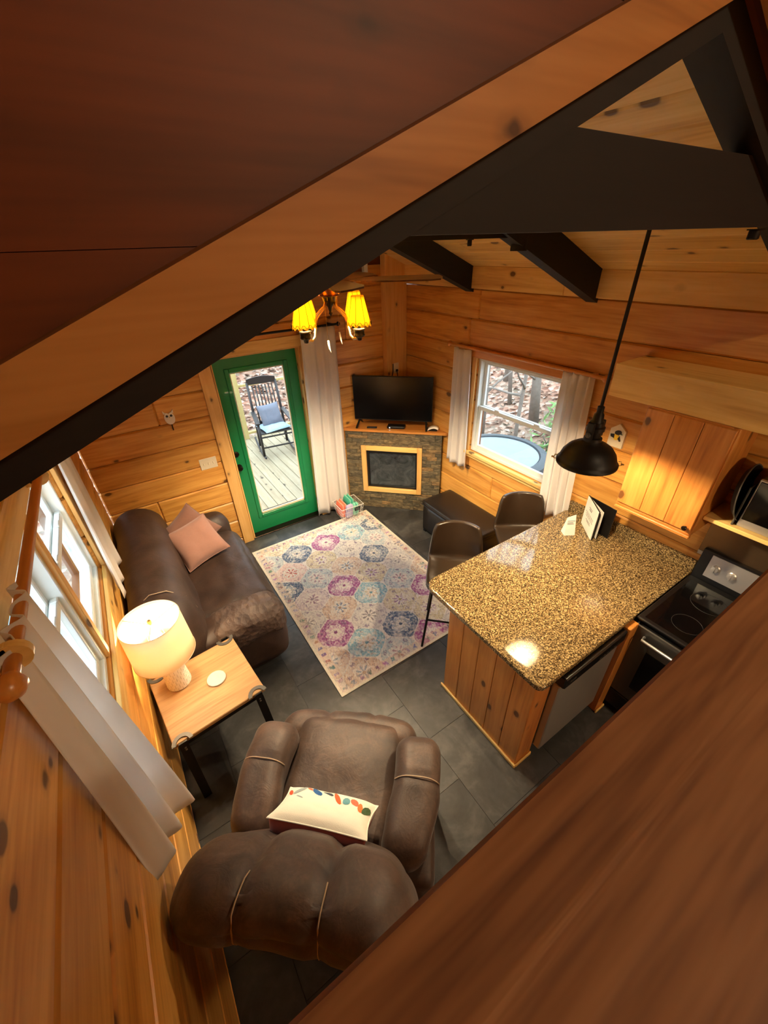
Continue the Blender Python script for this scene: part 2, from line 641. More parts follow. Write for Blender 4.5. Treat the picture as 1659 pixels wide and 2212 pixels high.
def glass_mat():
    p = NT('window_glass')
    out = [n for n in p.t.nodes if n.type == 'OUTPUT_MATERIAL'][0]
    tr = p.n('BsdfTransparent')
    tr.inputs[0].default_value = (.94, .97, .97, 1)
    gl = p.n('BsdfGlossy')
    gl.inputs['Roughness'].default_value = .02
    fr = p.n('Fresnel', i_IOR=1.45)
    ms = p.n('MixShader')
    ge = p.n('NewGeometry')
    p.l(p.math('MULTIPLY', fr.outputs[0], p.math('SUBTRACT', 1.0, ge.outputs['Backfacing'])), ms.inputs[0])
    p.l(tr.outputs[0], ms.inputs[1])
    p.l(gl.outputs[0], ms.inputs[2])
    p.l(ms.outputs[0], out.inputs[0])
    p.t.nodes.remove(p.b)
    return p.m


def emis(name, rgb, s):
    p = NT(name)
    p.setp(Emission_Color=rgb + (1,), Emission_Strength=s, Base_Color=(1, 1, 1, 1))
    return p.m


def shade_mat(name, c, fac=.5, bump=0):
    p = NT(name)
    out = [n for n in p.t.nodes if n.type == 'OUTPUT_MATERIAL'][0]
    tr = p.n('BsdfTranslucent')
    tr.inputs[0].default_value = lin(c)
    p.setp(Base_Color=lin(c), Roughness=.9)
    ms = p.n('MixShader')
    ms.inputs[0].default_value = fac
    p.l(p.b.outputs[0], ms.inputs[1])
    p.l(tr.outputs[0], ms.inputs[2])
    p.l(ms.outputs[0], out.inputs[0])
    return p.m


def litter():
    p = NT('leaf_litter_ground')
    v = p.coords(False)
    vo = p.n('TexVoronoi', i_Scale=11.0)
    p.l(v, vo.inputs['Vector'])
    s = p.n('SeparateColor')
    p.l(vo.outputs['Color'], s.inputs[0])
    c = p.ramp(s.outputs[0], [(0, lin((84, 56, 44))), (.3, lin((140, 98, 78))), (.6, lin((168, 132, 112))), (.85, lin((190, 168, 152))), (1, lin((110, 94, 76)))])
    big = p.noise(v, .6, 3)
    c = p.mix(p.ramp(big, [(.45, (0, 0, 0, 1)), (.65, (.5, .5, .5, 1))]), c, lin((120, 112, 96)))
    p.l(c, p.b.inputs['Base Color'])
    p.setp(Roughness=.9)
    p.bump(vo.outputs['Distance'], .8, .05)
    return p.m


def fireglass():
    p = NT('sooty_fireplace_glass')
    v = p.coords(False)
    n = p.noise(v, 6, 5, .7, 1.5)
    c = p.ramp(n, [(.35, lin((26, 29, 32))), (.65, lin((66, 72, 76)))])
    p.l(c, p.b.inputs['Base Color'])
    p.setp(Roughness=.14)
    return p.m


M['slate'], M['ledger'], M['granite'] = slate(), ledger(), granite()
M['curtain'] = curtain_mat('white_curtain_cloth', (247, 244, 240))
M['glass'] = glass_mat()
M['litter'] = litter()
M['fireglass'] = fireglass()
M['lampshade'] = shade_mat('linen_lampshade', (246, 230, 204), .42)
M['hide_shade'] = shade_mat('yellow_hide_shade', (255, 216, 78), .68)
M['inner_white'] = plain('white_enamel', (240, 232, 214), .4)

WARM = (1.0, .77, .48)


def bulb(name, parent, r, loc, watts, mat_name, col=WARM):
    area = 4 * PI * r * r
    m = emis(mat_name, col, watts / (area * PI))
    b = MB()
    b.lathe([(r * .42 * 0 + .0005, -r), (r * .5, -r * .87), (r * .87, -r * .5), (r, 0), (r * .87, r * .5), (r * .5, r * .87), (.0005, r)], 16)
    o = obj(name, b, m, parent, True)
    o.location = loc
    return o


# ------------------------------------------------------------------ room dimensions
XC, XB, YA = -0.466, 2.93, 4.09      # left wall, right wall, far wall (room faces)
XM = (XC + XB) / 2                   # ridge line
PIT = .4167
ZR0 = 2.49                           # underside of rafters at the walls
YT = .62                             # front of the first truss
YF = -2.2                            # wall behind the loft


def zraft(x):
    return ZR0 + PIT * ((XB - XC) / 2 - abs(x - XM))


def subtract(rects, h):
    out = []
    for (a0, a1, z0, z1) in rects:
        b0, b1, w0, w1 = h
        if b0 >= a1 or b1 <= a0 or w0 >= z1 or w1 <= z0:
            out.append((a0, a1, z0, z1))
            continue
        if a0 < b0:
            out.append((a0, b0, z0, z1))
        if a1 > b1:
            out.append((b1, a1, z0, z1))
        m0, m1 = max(a0, b0), min(a1, b1)
        if z0 < w0:
            out.append((m0, m1, z0, w0))
        if z1 > w1:
            out.append((m0, m1, w1, z1))
    return out


def log_wall(name, axis, face, sgn, a0, a1, z0, zs, holes, mat, back_z, joints=()):
    """backing with openings + one object for every log course piece; sgn: direction from the room into the wall"""
    bm = MB()
    for (p, q, r, s) in [x for x in __import__('functools').reduce(lambda R, h: subtract(R, h), holes, [(a0, a1, 0, back_z)])]:
        f0, f1 = sorted((face + sgn * .045, face + sgn * .16))
        if axis == 'x':
            bm.box(p, q, f0, f1, r, s)
        else:
            bm.box(f0, f1, p, q, r, s)
    wall = struct(name, bm, M['wall_back'])
    lev = [z0] + list(zs)
    for ci in range(len(lev) - 1):
        R = [(a0, a1, lev[ci], lev[ci + 1])]
        for jx in joints:
            if jx[0] == ci:
                R = [t for (p, q, r, s) in R for t in ([(p, jx[1], r, s), (jx[1], q, r, s)] if p < jx[1] < q else [(p, q, r, s)])]
        for h in holes:
            R = subtract(R, h)
        for (p, q, r, s) in R:
            if q - p < .015 or s - r < .012:
                continue
            b = MB()
            f0, f1 = sorted((face, face + sgn * .045))
            if axis == 'x':
                b.box(p + .0008, q - .0008, f0, f1, r + .0015, s - .0015, .012)
            else:
                b.box(f0, f1, p + .0008, q - .0008, r + .0015, s - .0015, .012)
            obj('log_course', b, mat, wall)
    return wall


# ------------------------------------------------------------------ floor
b = MB()
b.box(XC - .1, XB + .1, YF, YA + .12, -.06, -.004)
floor = struct('floor', b, M['grout'])
tb = MB()
tb.box(.0012, .5988, .0012, .5988, -.004, 0.0)
tile_me = mesh_of('floor_tile', tb, M['slate'])
ix = 0
x = -.197 - .6
while x < XB:
    y = YF + (.3 if ix % 2 else 0.0)
    y -= .6 if ix % 2 else 0
    while y < YA + .1:
        x0, x1, y0, y1 = max(x, XC - .05), min(x + .6, XB + .05), max(y, YF), min(y + .6, YA + .1)
        if x1 - x0 > .02 and y1 - y0 > .02:
            if abs(x1 - x0 - .6) < 1e-6 and abs(y1 - y0 - .6) < 1e-6:
                o = bpy.data.objects.new('floor_tile', tile_me)
                COL.objects.link(o)
                o.location = (x, y, 0)
            else:
                q = MB()
                q.box(x0 + .0012, x1 - .0012, y0 + .0012, y1 - .0012, -.004, 0)
                o = obj('floor_tile', q, M['slate'])
            o.parent = floor
        y += .6
    x += .6
    ix += 1

# ------------------------------------------------------------------ walls
COURSE = [.07 + .245 * i for i in range(11)]
DOOR = (.765, 1.65, -.01, 2.04)
wall_back = log_wall('wall_back', 'x', YA, 1, XC, XB, 0, COURSE, [DOOR], M['log_x'], 2.52, ((7, .2), (4, 2.3), (3, -.05), (9, 2.2)))
WB = (1.84, 2.86, 1.00, 1.95)       # right window opening (y0,y1,z0,z1)
wall_right = log_wall('wall_right', 'y', XB, 1, YF, YA, 0, COURSE, [WB], M['log_y'], 2.69, ((9, 3.0), (8, 2.62), (3, 2.5), (4, 3.2), (2, 1.9), (10, 2.9)))
WC = (1.07, 2.68, 1.20, 2.06)        # left twin window opening
LC = [.03 + .28 * i for i in range(10)]
wall_left = log_wall('wall_left', 'y', XC, -1, YF, YA, 0, LC, [WC], M['log_y'], 2.69, ((3, .3), (6, 3.2)))

# gable above the far wall
gb = MB()
zpk = ZR0 + .19 + PIT * 1.698
gb.prism([(XC, 2.52), (XB, 2.52), (XB, 2.69), (XM, zpk + .02), (XC, 2.69)], 'y', YA + .045, YA + .16)
gable = struct('wall_gable', gb, M['wall_back'])
z = 2.52
GW = (1.72, 2.50, 2.56, 2.90)
while z < zpk:
    z1 = min(z + .18, zpk)
    xl = lambda zz: XC if zz < 2.69 else XC + (zz - 2.69) / PIT
    for (p, q, r, s) in subtract([(XC, XB, z, z1)], GW):
        la, lb = max(p, xl(r)), max(p, xl(s))
        ra, rb = min(q, XB - (xl(r) - XC)), min(q, XB - (xl(s) - XC))
        if ra - la > .02 and rb > lb:
            k = MB()
            k.prism([(la, r + .001), (ra, r + .001), (rb, s - .001), (lb, s - .001)], 'y', YA + .004, YA + .044)
            obj('gable_plank', k, M['log_x'], gable)
    z = z1

# wall behind the loft, upper loft walls and loft ceiling
b = MB()
b.box(XC - .1, XB + .1, YF - .1, YF, 0, 4.1)
struct('wall_front', b, M['log_x'])
b = MB()
b.box(XC - .16, XC + .0, YF, YT, 2.69, 4.0)
struct('wall_left_loft', b, M['panel_x'])
b = MB()
b.box(XB, XB + .16, YF, YT, 2.69, 4.0)
struct('wall_right_loft', b, M['panel_x'])
b = MB()
b.box(XC - .16, XB + .16, YF, YT, 4.0, 4.08)
struct('ceiling_loft', b, M['panel_x'])

# top plate boards under the ceiling
for i, (xa, xb) in enumerate(((XB - .03, XB + .001), (XC - .001, XC + .03))):
    k = 0
    for (ya, yb) in ((YT + .1, 2.05), (2.05, YA)):
        b = MB()
        b.box(xa, xb, ya + .001, yb - .001, 2.52, 2.69, .004)
        o = struct('trim_%d' % (1 + i * 2 + k), b, M['pale_y'])
        k += 1

# sloped ceiling planks
def slope(name, sg):
    backing = MB()
    L = 1.698
    xe = XM + sg * L
    def P(d, up, y):
        return (xe - sg * d, y, ZR0 + .19 + PIT * d + up)
    vs = [P(-.1, .03, YT), P(L, .03, YT), P(L, .03, YA + .1), P(-.1, .03, YA + .1), P(-.1, .1, YT), P(L, .1, YT), P(L, .1, YA + .1), P(-.1, .1, YA + .1)]
    backing.add(vs, [(0, 1, 2, 3), (7, 6, 5, 4), (0, 4, 5, 1), (1, 5, 6, 2), (2, 6, 7, 3), (3, 7, 4, 0)])
    c = struct(name, backing, M['wall_back'])
    w = L / 12
    for i in range(12):
        d0, d1 = i * w + .0015, (i + 1) * w - .0015
        ys = [YT + .02, YT + .02 + random.uniform(1.2, 2.6), YA]
        for ya, yb in zip(ys[:-1], ys[1:]):
            k = MB()
            ch = .006
            pr = [(d0, .03), (d0, ch), (d0 + ch, 0), (d1 - ch, 0), (d1, ch), (d1, .03)]
            vs = [P(d, u, ya + .001) for d, u in pr] + [P(d, u, yb - .001) for d, u in pr]
            n = len(pr)
            k.add(vs, [tuple(range(n)), tuple(range(n, 2 * n))[::-1]] + [(j, j + n, (j + 1) % n + n, (j + 1) % n) for j in range(n)])
            obj('ceiling_plank', k, M['pale_y'], c)
    return c


slope('ceiling_right', 1)
slope('ceiling_left', -1)

# ------------------------------------------------------------------ roof trusses
def truss(y0, th, label, front=False):
    t = thing('roof_truss', label, 'roof truss', (XM, y0, 0), 0, 'black roof trusses')
    H = 1.698
    for sg in (-1, 1):
        k = MB()
        e = H if not front else H
        zb = ZR0
        k.prism([(sg * e, zb), (sg * e, zb + .19), (0, zb + .19 + PIT * e), (0, zb + PIT * e)], 'y', 0, th)
        obj('rafter', k, M['black_wood'], t)
    k = MB()
    z0, z1 = 2.877, 3.036
    xa, xb = H - (z0 - ZR0) / PIT + .13, H - (z1 - ZR0) / PIT + .13
    k.prism([(-xa, z0), (xa, z0), (xb, z1), (-xb, z1)], 'y', .025, th - .015)
    obj('collar_tie', k, M['black_wood'], t)
    return t


truss(YT, .085, 'nearest black roof truss with wide collar tie above the pendant lamp')
truss(1.79, .085, 'middle black roof truss whose rafter meets the right wall above the window')
truss(2.99, .10, 'farthest black roof truss near the corner with the television')

# panelled wall above the first truss, on the loft side, with a brown board along it
pn = MB()
pn.prism([(XC, 2.56), (XM, zraft(XM) + .07), (XB, 2.56), (XB, 4.0), (XC, 4.0)], 'y', YT - .012, YT)
loftwall = struct('wall_loft', pn, M['wall_back'])
zz = 2.28
for zz in [2.27 + .30 * i for i in range(6)]:
    za, zb = zz + .0004, min(zz + .2996, 3.999)
    line = lambda zq: max(XC, XC + (zq - 2.56) / PIT)
    for sg in (-1, 1):
        pts = []
        # region above the rafter line: x - XC <= (z - 2.56)/PIT
        xa = line(za)
        xb = line(zb)
        if zb <= 2.56:
            continue
        lo = max(za, 2.56)
        xlo, xhi = min(line(lo), XM), min(line(zb), XM)
        poly = [(XC, lo)]
        if xlo > XC + .001:
            poly.append((xlo, lo))
        poly.append((xhi, min(zb, 2.56 + PIT * (xhi - XC))))
        if xhi >= XM - 1e-4 and xlo < XM - 1e-4:
            poly.append((XM, zb))
        poly.append((XC, zb))
        if xlo >= XM - 1e-4:
            poly = [(XC, lo), (XM, lo), (XM, zb), (XC, zb)]
        if sg > 0:
            poly = [(2 * XM - px, pz) for px, pz in poly][::-1]
        k = MB()
        k.prism(poly, 'y', YT - .03, YT - .012)
        obj('loft_plank', k, M['panel_x'], loftwall)
bb = MB()
OFF = 2.742 + PIT * XC - 0.0   # lower edge of the board at the left wall
for sg in (-1, 1):
    k = MB()
    z0 = OFF
    k.prism([(XM + sg * 1.698, z0), (XM + sg * 1.698, z0 + .074), (XM, z0 + .074 + PIT * 1.698), (XM, z0 + PIT * 1.698)], 'y', YT - .075, YT - .031)
    o = obj('trim_%d' % (6 if sg < 0 else 7), k, M['beam_x'])
    o['kind'] = 'structure'

# loft floor edge and rail
b = MB()
b.box(XC, XB, YF, -.02, 2.02, 2.16)
struct('floor_loft', b, M['honey_x'])
b = MB()
b.box(XC, XB, -.16, -.05, 2.16, 2.405, .004)
struct('wall_loft_rail', b, M['rail_x'])
b = MB()
b.box(XC, XB, -.24, .072, 2.405, 2.445, .004)
tag(obj('loft_rail_cap', b, M['rail_x']), 'wide brown wooden rail board at the edge of the loft', 'railing')

# ------------------------------------------------------------------ far door
door = sthing('door_1', (1.21, 4.2, 0))
def dbox(*a, c=.003):
    q = MB()
    x0, x1, y0, y1, z0, z1 = a
    q.box(x0 - 1.21, x1 - 1.21, y0 - 4.2, y1 - 4.2, z0, z1, c)
    return q
DX0, DX1, DY = .778, 1.640, 4.188
q = MB()
q.M = Matrix.Translation((-1.21, -4.2, 0))
gx0, gx1, gz0, gz1 = .935, 1.492, .235, 1.872
for (p, r, s, t) in subtract([(DX0, DX1, .012, 2.03)], (gx0, gx1, gz0, gz1)):
    q.box(p, r, DY, DY + .044, s, t)
obj('door_slab', q, M['green'], door)
for (p, r, s, t) in ((gx0 - .045, gx0, gz0 - .045, gz1 + .045), (gx1, gx1 + .045, gz0 - .045, gz1 + .045),
                     (gx0, gx1, gz0 - .045, gz0), (gx0, gx1, gz1, gz1 + .045)):
    obj('glass_moulding', dbox(p, r, DY - .012, DY + .002, s, t, c=.006), M['green'], door)
for (p, r, s, t) in ((gx0, gx0 + .012, gz0, gz1), (gx1 - .012, gx1, gz0, gz1), (gx0, gx1, gz0, gz0 + .026), (gx0, gx1, gz1 - .012, gz1)):
    obj('glass_stop', dbox(p, r, DY + .004, DY + .03, s, t, c=.002), M['cream'], door, label='cream glazing strip')
obj('glass_pane', dbox(gx0 + .005, gx1 - .005, DY + .02, DY + .026, gz0 + .01, gz1 - .005, c=0), M['glass'], door)
obj('blind_rail', dbox(gx0 + .02, gx1 - .1, DY + .005, DY + .012, gz0 + .034, gz0 + .044, c=.002), M['iron_grey'], door)
for nm, zz, rr in (('door_knob', .896, .03), ('deadbolt', 1.048, .028)):
    q = MB()
    q.M = Matrix.Translation((.812 - 1.21, DY - 4.2, zz)) @ Matrix.Rotation(PI / 2, 4, 'X')
    q.lathe([(.034, 0), (.034, .008), (.012, .012), (.012, .03), (rr, .036), (rr, .05), (rr * .7, .062), (.001, .064)] if nm == 'door_knob'
            else [(.032, 0), (.032, .012), (.026, .018), (.01, .02), (.01, .03), (.001, .031)], 18)
    obj(nm, q, M['bronze'], door, 'auto')
q = MB()
q.box(.765, 1.65, 4.09, 4.24, 0.0, .012, .003)
struct('trim_8', q, M['bronze'])
for n_, a in ((9, (.765, .778, 4.09, 4.24, .012, 2.04)), (10, (1.640, 1.65, 4.09, 4.24, .012, 2.04)), (11, (.778, 1.640, 4.09, 4.24, 2.03, 2.04))):
    q = MB()
    q.box(*a)
    struct('trim_%d' % n_, q, M['pale_z'])
for n_, a, m in ((12, (.642, .757, 4.068, 4.0895, 0.0, 2.045), 'pale_z'), (13, (1.652, 1.757, 4.068, 4.0895, 0.0, 2.045), 'pale_z'), (14, (.642, 1.757, 4.066, 4.0895, 2.046, 2.15), 'pale_x')):
    q = MB()
    q.box(*a, c=.003)
    struct('trim_%d' % n_, q, M[m])

# corner column on the far wall
q = MB()
q.box(2.655, 2.929, 4.0, 4.0895, 1.08, 3.02, .003)
struct('trim_15', q, M['pale_z'])

# gable window
gw = sthing('window_3', (2.11, YA, 2.73))
q = MB()
q.M = Matrix.Translation((-2.11, -YA, -2.73))
q.box(1.73, 2.49, YA + .06, YA + .066, 2.57, 2.89)
obj('glass_pane', q, M['glass'], gw)
for a in ((1.72, 1.76, 2.56, 2.90), (2.46, 2.50, 2.56, 2.90), (1.76, 2.46, 2.56, 2.60), (1.76, 2.46, 2.86, 2.90), (2.09, 2.13, 2.60, 2.86)):
    q = MB()
    q.M = Matrix.Translation((-2.11, -YA, -2.73))
    q.box(a[0], a[1], YA - .01, YA + .05, a[2], a[3], .003)
    obj('window_frame', q, M['white_vinyl'], gw)

# ------------------------------------------------------------------ right window (double hung)
def dh_window(name, axis, face, sg, a0, a1, z0, z1, mid, units, inset=.03):
    """double-hung window; sg points from the room to outside"""
    c = ((a0 + a1) / 2)
    loc = (face, c, z0) if axis == 'y' else (c, face, z0)
    w = sthing(name, loc)
    def part(nm, p0, p1, d0, d1, q0, q1, m, ch=.003):
        k = MB()
        e0, e1 = sorted((sg * d0, sg * d1))
        k.box(e0, e1, p0 - c, p1 - c, q0 - z0, q1 - z0, ch)
        return obj(nm, k, m, w)
    wv = M['white_vinyl']
    n = units
    W = (a1 - a0 - .05 * (n - 1)) / n
    for i in range(n):
        p0 = a0 + i * (W + .05)
        p1 = p0 + W
        for (r0, r1, s0, s1) in ((p0, p0 + .03, z0, z1), (p1 - .03, p1, z0, z1), (p0 + .03, p1 - .03, z0, z0 + .03), (p0 + .03, p1 - .03, z1 - .03, z1)):
            part('window_frame', r0, r1, .02, .11, s0, s1, wv)
        # upper sash (outer track), lower sash (inner track)
        for nm, d, s0, s1 in (('upper_sash', .075, mid - .012, z1 - .03), ('lower_sash', .04, z0 + .03, mid + .025)):
            p2, p3 = p0 + .03, p1 - .03
            for (r0, r1, t0, t1) in ((p2, p2 + .035, s0, s1), (p3 - .035, p3, s0, s1), (p2 + .035, p3 - .035, s0, s0 + .04), (p2 + .035, p3 - .035, s1 - .037, s1)):
                part(nm, r0, r1, d, d + .03, t0, t1, wv, .004)
            part('glass_pane', p2 + .03, p3 - .03, d + .013, d + .017, s0 + .03, s1 - .03, M['glass'], 0)
        for f in (.27, .73):
            yy = p0 + W * f
            part('sash_lock', yy - .03, yy + .03, .036, .062, mid + .0255, mid + .042, wv, .004)
        if i < n - 1:
            part('mullion', p1, p1 + .05, .0, .11, z0, z1, M['pale_z'], .003)
    return w


dh_window('window_1', 'y', XB, 1, WB[0], WB[1], WB[2], WB[3], 1.46, 1)
dh_window('window_2', 'y', XC, -1, WC[0], WC[1], WC[2], WC[3], 1.635, 2)
k = 16
for (xa, xb, y0, y1, z0, z1, m) in (
        (XB - .022, XB - .0005, WB[0] - .09, WB[1] + .09, WB[3], WB[3] + .09, 'honey_y'),
        (XB - .045, XB - .0005, WB[0] - .08, WB[1] + .08, WB[2] - .032, WB[2], 'pale_y'),
        (XB - .018, XB - .0005, WB[0] - .06, WB[1] + .06, WB[2] - .075, WB[2] - .0325, 'pale_y'),
        (XB - .018, XB - .0005, WB[1] + .001, WB[1] + .05, WB[2], WB[3] - .001, 'pale_z'),
        (XB - .018, XB - .0005, WB[0] - .05, WB[0] - .001, WB[2], WB[3] - .001, 'pale_z'),
        (XC + .0005, XC + .022, WC[0] - .05, WC[1] + .09, WC[3], WC[3] + .13, 'pale_y'),
        (XC + .0005, XC + .022, WC[0] - .05, WC[1] + .09, WC[2] - .10, WC[2] - .002, 'pale_y'),
        (XC + .0005, XC + .022, WC[1] + .001, WC[1] + .09, WC[2], WC[3] - .001, 'pale_z'),
        (XC + .0005, XC + .022, WC[0] - .05, WC[0] - .001, WC[2], WC[3] - .001, 'pale_z')):
    q = MB()
    q.box(xa, xb, y0, y1, z0, z1, .003)
    struct('trim_%d' % k, q, M[m])
    k += 1

# ------------------------------------------------------------------ curtains
def curtain(name, label, fn_top, fn_bot, ztop, zbot, folds, amp, group, zb_fn=None, nu=90, nv=26, header=True, seed=0):
    """sheet between a top and a bottom curve: fn(u) -> (point, outward normal)"""
    k = MB()
    rnd = random.Random(seed)
    ph = [rnd.uniform(0, 6) for _ in range(4)]
    def f(u, v):
        pt, nt = fn_top(u)
        pb, nb = fn_bot(u)
        e = v ** 1.15
        p = Vector(pt).lerp(Vector(pb), e)
        nn = Vector(nt).lerp(Vector(nb), e)
        a = amp * (.75 + .5 * v)
        uu = u + .05 * math.sin(2.2 * v + ph[0]) * v
        w = math.sin(2 * PI * folds * uu + ph[1]) + .35 * math.sin(2 * PI * folds * 1.7 * uu + ph[2] + 1.5 * v)
        p += nn * (a * w)
        zb = zbot if zb_fn is None else zb_fn(u)
        p.z = ztop + (zb - ztop) * v + .004 * math.sin(9 * u + ph[3])
        return p
    k.grid(nu, nv, f)
    o = obj(name, k, M['curtain'], None, True)
    solidify(o, .003)
    return tag(o, label, 'curtain', group)


def lerp(a, b, t):
    return a + (b - a) * t


curtain('door_curtain', 'long white curtain hanging to the floor beside the green door',
        lambda u: ((lerp(1.63, 2.02, u), 3.99, 0), (0, 1, 0)), lambda u: ((lerp(1.575, 2.04, u), 4.025, 0), (0, 1, 0)), 2.205, .05, 3.2, .02, 'curtains', seed=1)
curtain('window_curtain', 'short white curtain left of the far window, beside the television',
        lambda u: ((2.875, lerp(3.13, 2.90, u), 0), (1, 0, 0)), lambda u: ((2.87, lerp(3.15, 2.83, u), 0), (1, 0, 0)), 2.01, .80, 2.6, .018, 'curtains', seed=2)
curtain('window_curtain', 'white pleated curtain right of the far window, behind the pendant lamp',
        lambda u: ((2.875, lerp(1.90, 1.64, u), 0), (1, 0, 0)), lambda u: ((lerp(2.83, 2.88, u), lerp(1.84, 1.58, u), 0), (1, 0, 0)), 2.03, .80, 3.6, .02, 'curtains', seed=3)
curtain('window_curtain', 'white curtain at the far end of the left window, behind the sofa',
        lambda u: ((-.405, lerp(2.62, 3.05, u), 0), (1, 0, 0)), lambda u: ((-.41, lerp(2.50, 3.1, u), 0), (1, 0, 0)), 2.10, 1.02, 3.0, .014, 'curtains', seed=4)
curtain('window_curtain', 'large white curtain in the left foreground, its hem swinging out over the recliner',
        lambda u: ((-.395, lerp(.93, 1.22, u), 0), (1, 0, 0)), lambda u: ((lerp(-.445, -.31, u), lerp(.885, 1.175, u), 0), (1, -.3, 0)), 2.14, .95, 3.2, .022, 'curtains',
        zb_fn=lambda u: .95 + .03 * math.sin(5 * u), seed=5)


def rod(name, label, p0, p1, r, mat, fin, fr):
    t = thing(name, label, 'curtain rod', p0)
    d = Vector(p1) - Vector(p0)
    k = MB()
    k.tube([(0, 0, 0), d], r, 14)
    obj('rod', k, mat, t, 'auto')
    for e in fin:
        c = d * e
        dd = d.normalized() * (1 if e > .5 else -1)
        k = MB()
        k.M = Matrix.Translation(c) @ dd.to_track_quat('Z', 'Y').to_matrix().to_4x4()
        k.lathe([(r, 0), (r * 1.1, .004), (fr * .6, .008), (fr, fr * .8), (fr * .9, fr * 1.4), (fr * .5, fr * 1.9), (.001, fr * 2.0)], 16)
        obj('finial', k, mat, t, True)
    return t


t = rod('curtain_rod', 'thin black curtain rod above the green door', (.55, 3.985, 2.215), (2.035, 3.985, 2.215), .011, M['black_metal'], (0, 1), .022)
for xx in (.62, 1.99):
    k = MB()
    k.box(xx - .55 - .01, xx - .55 + .01, 0, .1045, -.01, .01)
    obj('bracket', k, M['black_metal'], t)
t = rod('curtain_rod', 'wooden curtain rod over the far window', (2.872, 3.17, 2.035), (2.872, 1.585, 2.035), .014, M['honey_y'], (0, 1), .028)
for yy in (3.1, 1.66):
    k = MB()
    k.box(0, .0575, yy - 3.17 - .012, yy - 3.17 + .012, -.012, .012)
    obj('bracket', k, M['honey_y'], t)
t = rod('curtain_rod', 'thick wooden curtain rod above the twin window on the left', (-.395, .90, 2.115), (-.395, 3.2, 2.115), .016, M['honey_y'], (0, 1), .032)
for yy in (.965, 2.02, 3.08):
    k = MB()
    yo = yy - .90
    k.prism([(math.cos(a) * .036, math.sin(a) * .036) for a in [PI * 2 * i / 18 for i in range(18)]], 'y', yo - .011, yo + .011)
    k.box(-.0705, -.0, yo - .011, yo + .011, -.036, .036, .004)
    obj('bracket', k, M['pale_x'], t, 'auto')

# ------------------------------------------------------------------ corner fireplace (faces the room diagonally)
C0 = 6.14
fp = thing('corner_fireplace', 'corner fireplace faced with stacked brown ledger stone under the television', 'fireplace', (C0 / 2, C0 / 2, 0), -PI / 4)
# local x = along the face (-1.42 .. -.25), local y = into the corner
FX0, FX1, FZ = -1.417, -.262, 1.045
IX0, IX1, IZ0, IZ1 = -1.165, -.545, .30, .805
k = MB()
for (p, q, r, s) in subtract([(FX0, FX1, 0.0, FZ)], (IX0, IX1, IZ0, IZ1)):
    k.box(p, q, .022, .05, r, s)
obj('backing', k, M['mortar'], fp)
rows = 22
rh = FZ / rows
rs = random.Random(11)
for i in range(rows):
    z0, z1 = i * rh, (i + 1) * rh
    x = FX0 - rs.uniform(0, .12)
    while x < FX1:
        L = rs.uniform(.09, .24)
        x0, x1 = max(x, FX0), min(x + L, FX1)
        x += L
        if x1 - x0 < .012:
            continue
        for (p, q, r, s) in subtract([(x0, x1, z0, z1)], (IX0 - .03, IX1 + .03, IZ0 - .03, IZ1 + .03)):
            if q - p < .012 or s - r < .008:
                continue
            d = rs.uniform(0, .011)
            k = MB()
            k.box(p + .0008, q - .0008, d, .022, r + .0008, s - .0008, .003)
            obj('stone', k, M['ledger'], fp)
fr = .0
for (p, q, r, s) in ((-1.225, -1.165, .24, .868), (-.545, -.487, .24, .868), (-1.165, -.545, .24, .30), (-1.165, -.545, .808, .868)):
    k = MB()
    k.box(p, q, -.016, .02, r, s, .004)
    fo = obj('frame_board', k, M['pale_z'] if q - p < .1 else M['pale_x'], fp)
k = MB()
k.box(-1.165, -.545, .03, .036, .30, .808)
ins = obj('firebox_glass', k, M['fireglass'], fp)
for (p, q, r, s) in ((-1.165, -1.135, .30, .808), (-.565, -.545, .30, .808), (-1.165, -.545, .30, .325), (-1.165, -.545, .77, .808)):
    k = MB()
    k.box(p, q, .012, .03, r, s, .002)
    obj('firebox_frame', k, M['black_metal'], fp)
k = MB()
a45 = math.sqrt(.5)
def loc45(x, y):
    return ((x - y) * a45, (x + y - C0) * a45)
poly = [loc45(2.052, 4.068), loc45(2.906, 3.212), loc45(2.928, 3.212), loc45(2.928, 3.998), loc45(2.65, 3.998), loc45(2.65, 4.088), loc45(2.052, 4.088)]
k.prism(poly, 'z', 1.047, 1.075)
obj('mantel_shelf', k, M['honey_x'], fp, label='honey pine mantel shelf')

# television
T0 = 6.28
tv = thing('television', 'black flat screen television on the corner mantel', 'television', (T0 / 2, T0 / 2, 1.0755), -PI / 4)
k = MB()
k.box(-1.306, -.394, 0, .035, .078, .583, .004)
k.box(-1.15, -.55, .035, .07, .10, .40, .01)
obj('housing', k, M['black_plastic'], tv)
k = MB()
k.box(-1.298, -.402, -.0015, .0, .092, .576)
obj('screen', k, M['tv_screen'], tv)
for xx in (-1.245, -.465):
    k = MB()
    k.beam((xx, .02, .085), (xx + (-.02 if xx < -.8 else .02), -.10, .006), .022, .012)
    k.beam((xx, .02, .085), (xx, .11, .006), .022, .012)
    obj('foot', k, M['black_plastic'], tv)
k = MB()
k.tube([(-.86, .04, .55), (-.86, .12, .60), (-.89, .30, .64), (-.93, .42, .58)], .006, 8)
obj('power_cord', k, M['black_plastic'], tv, True)
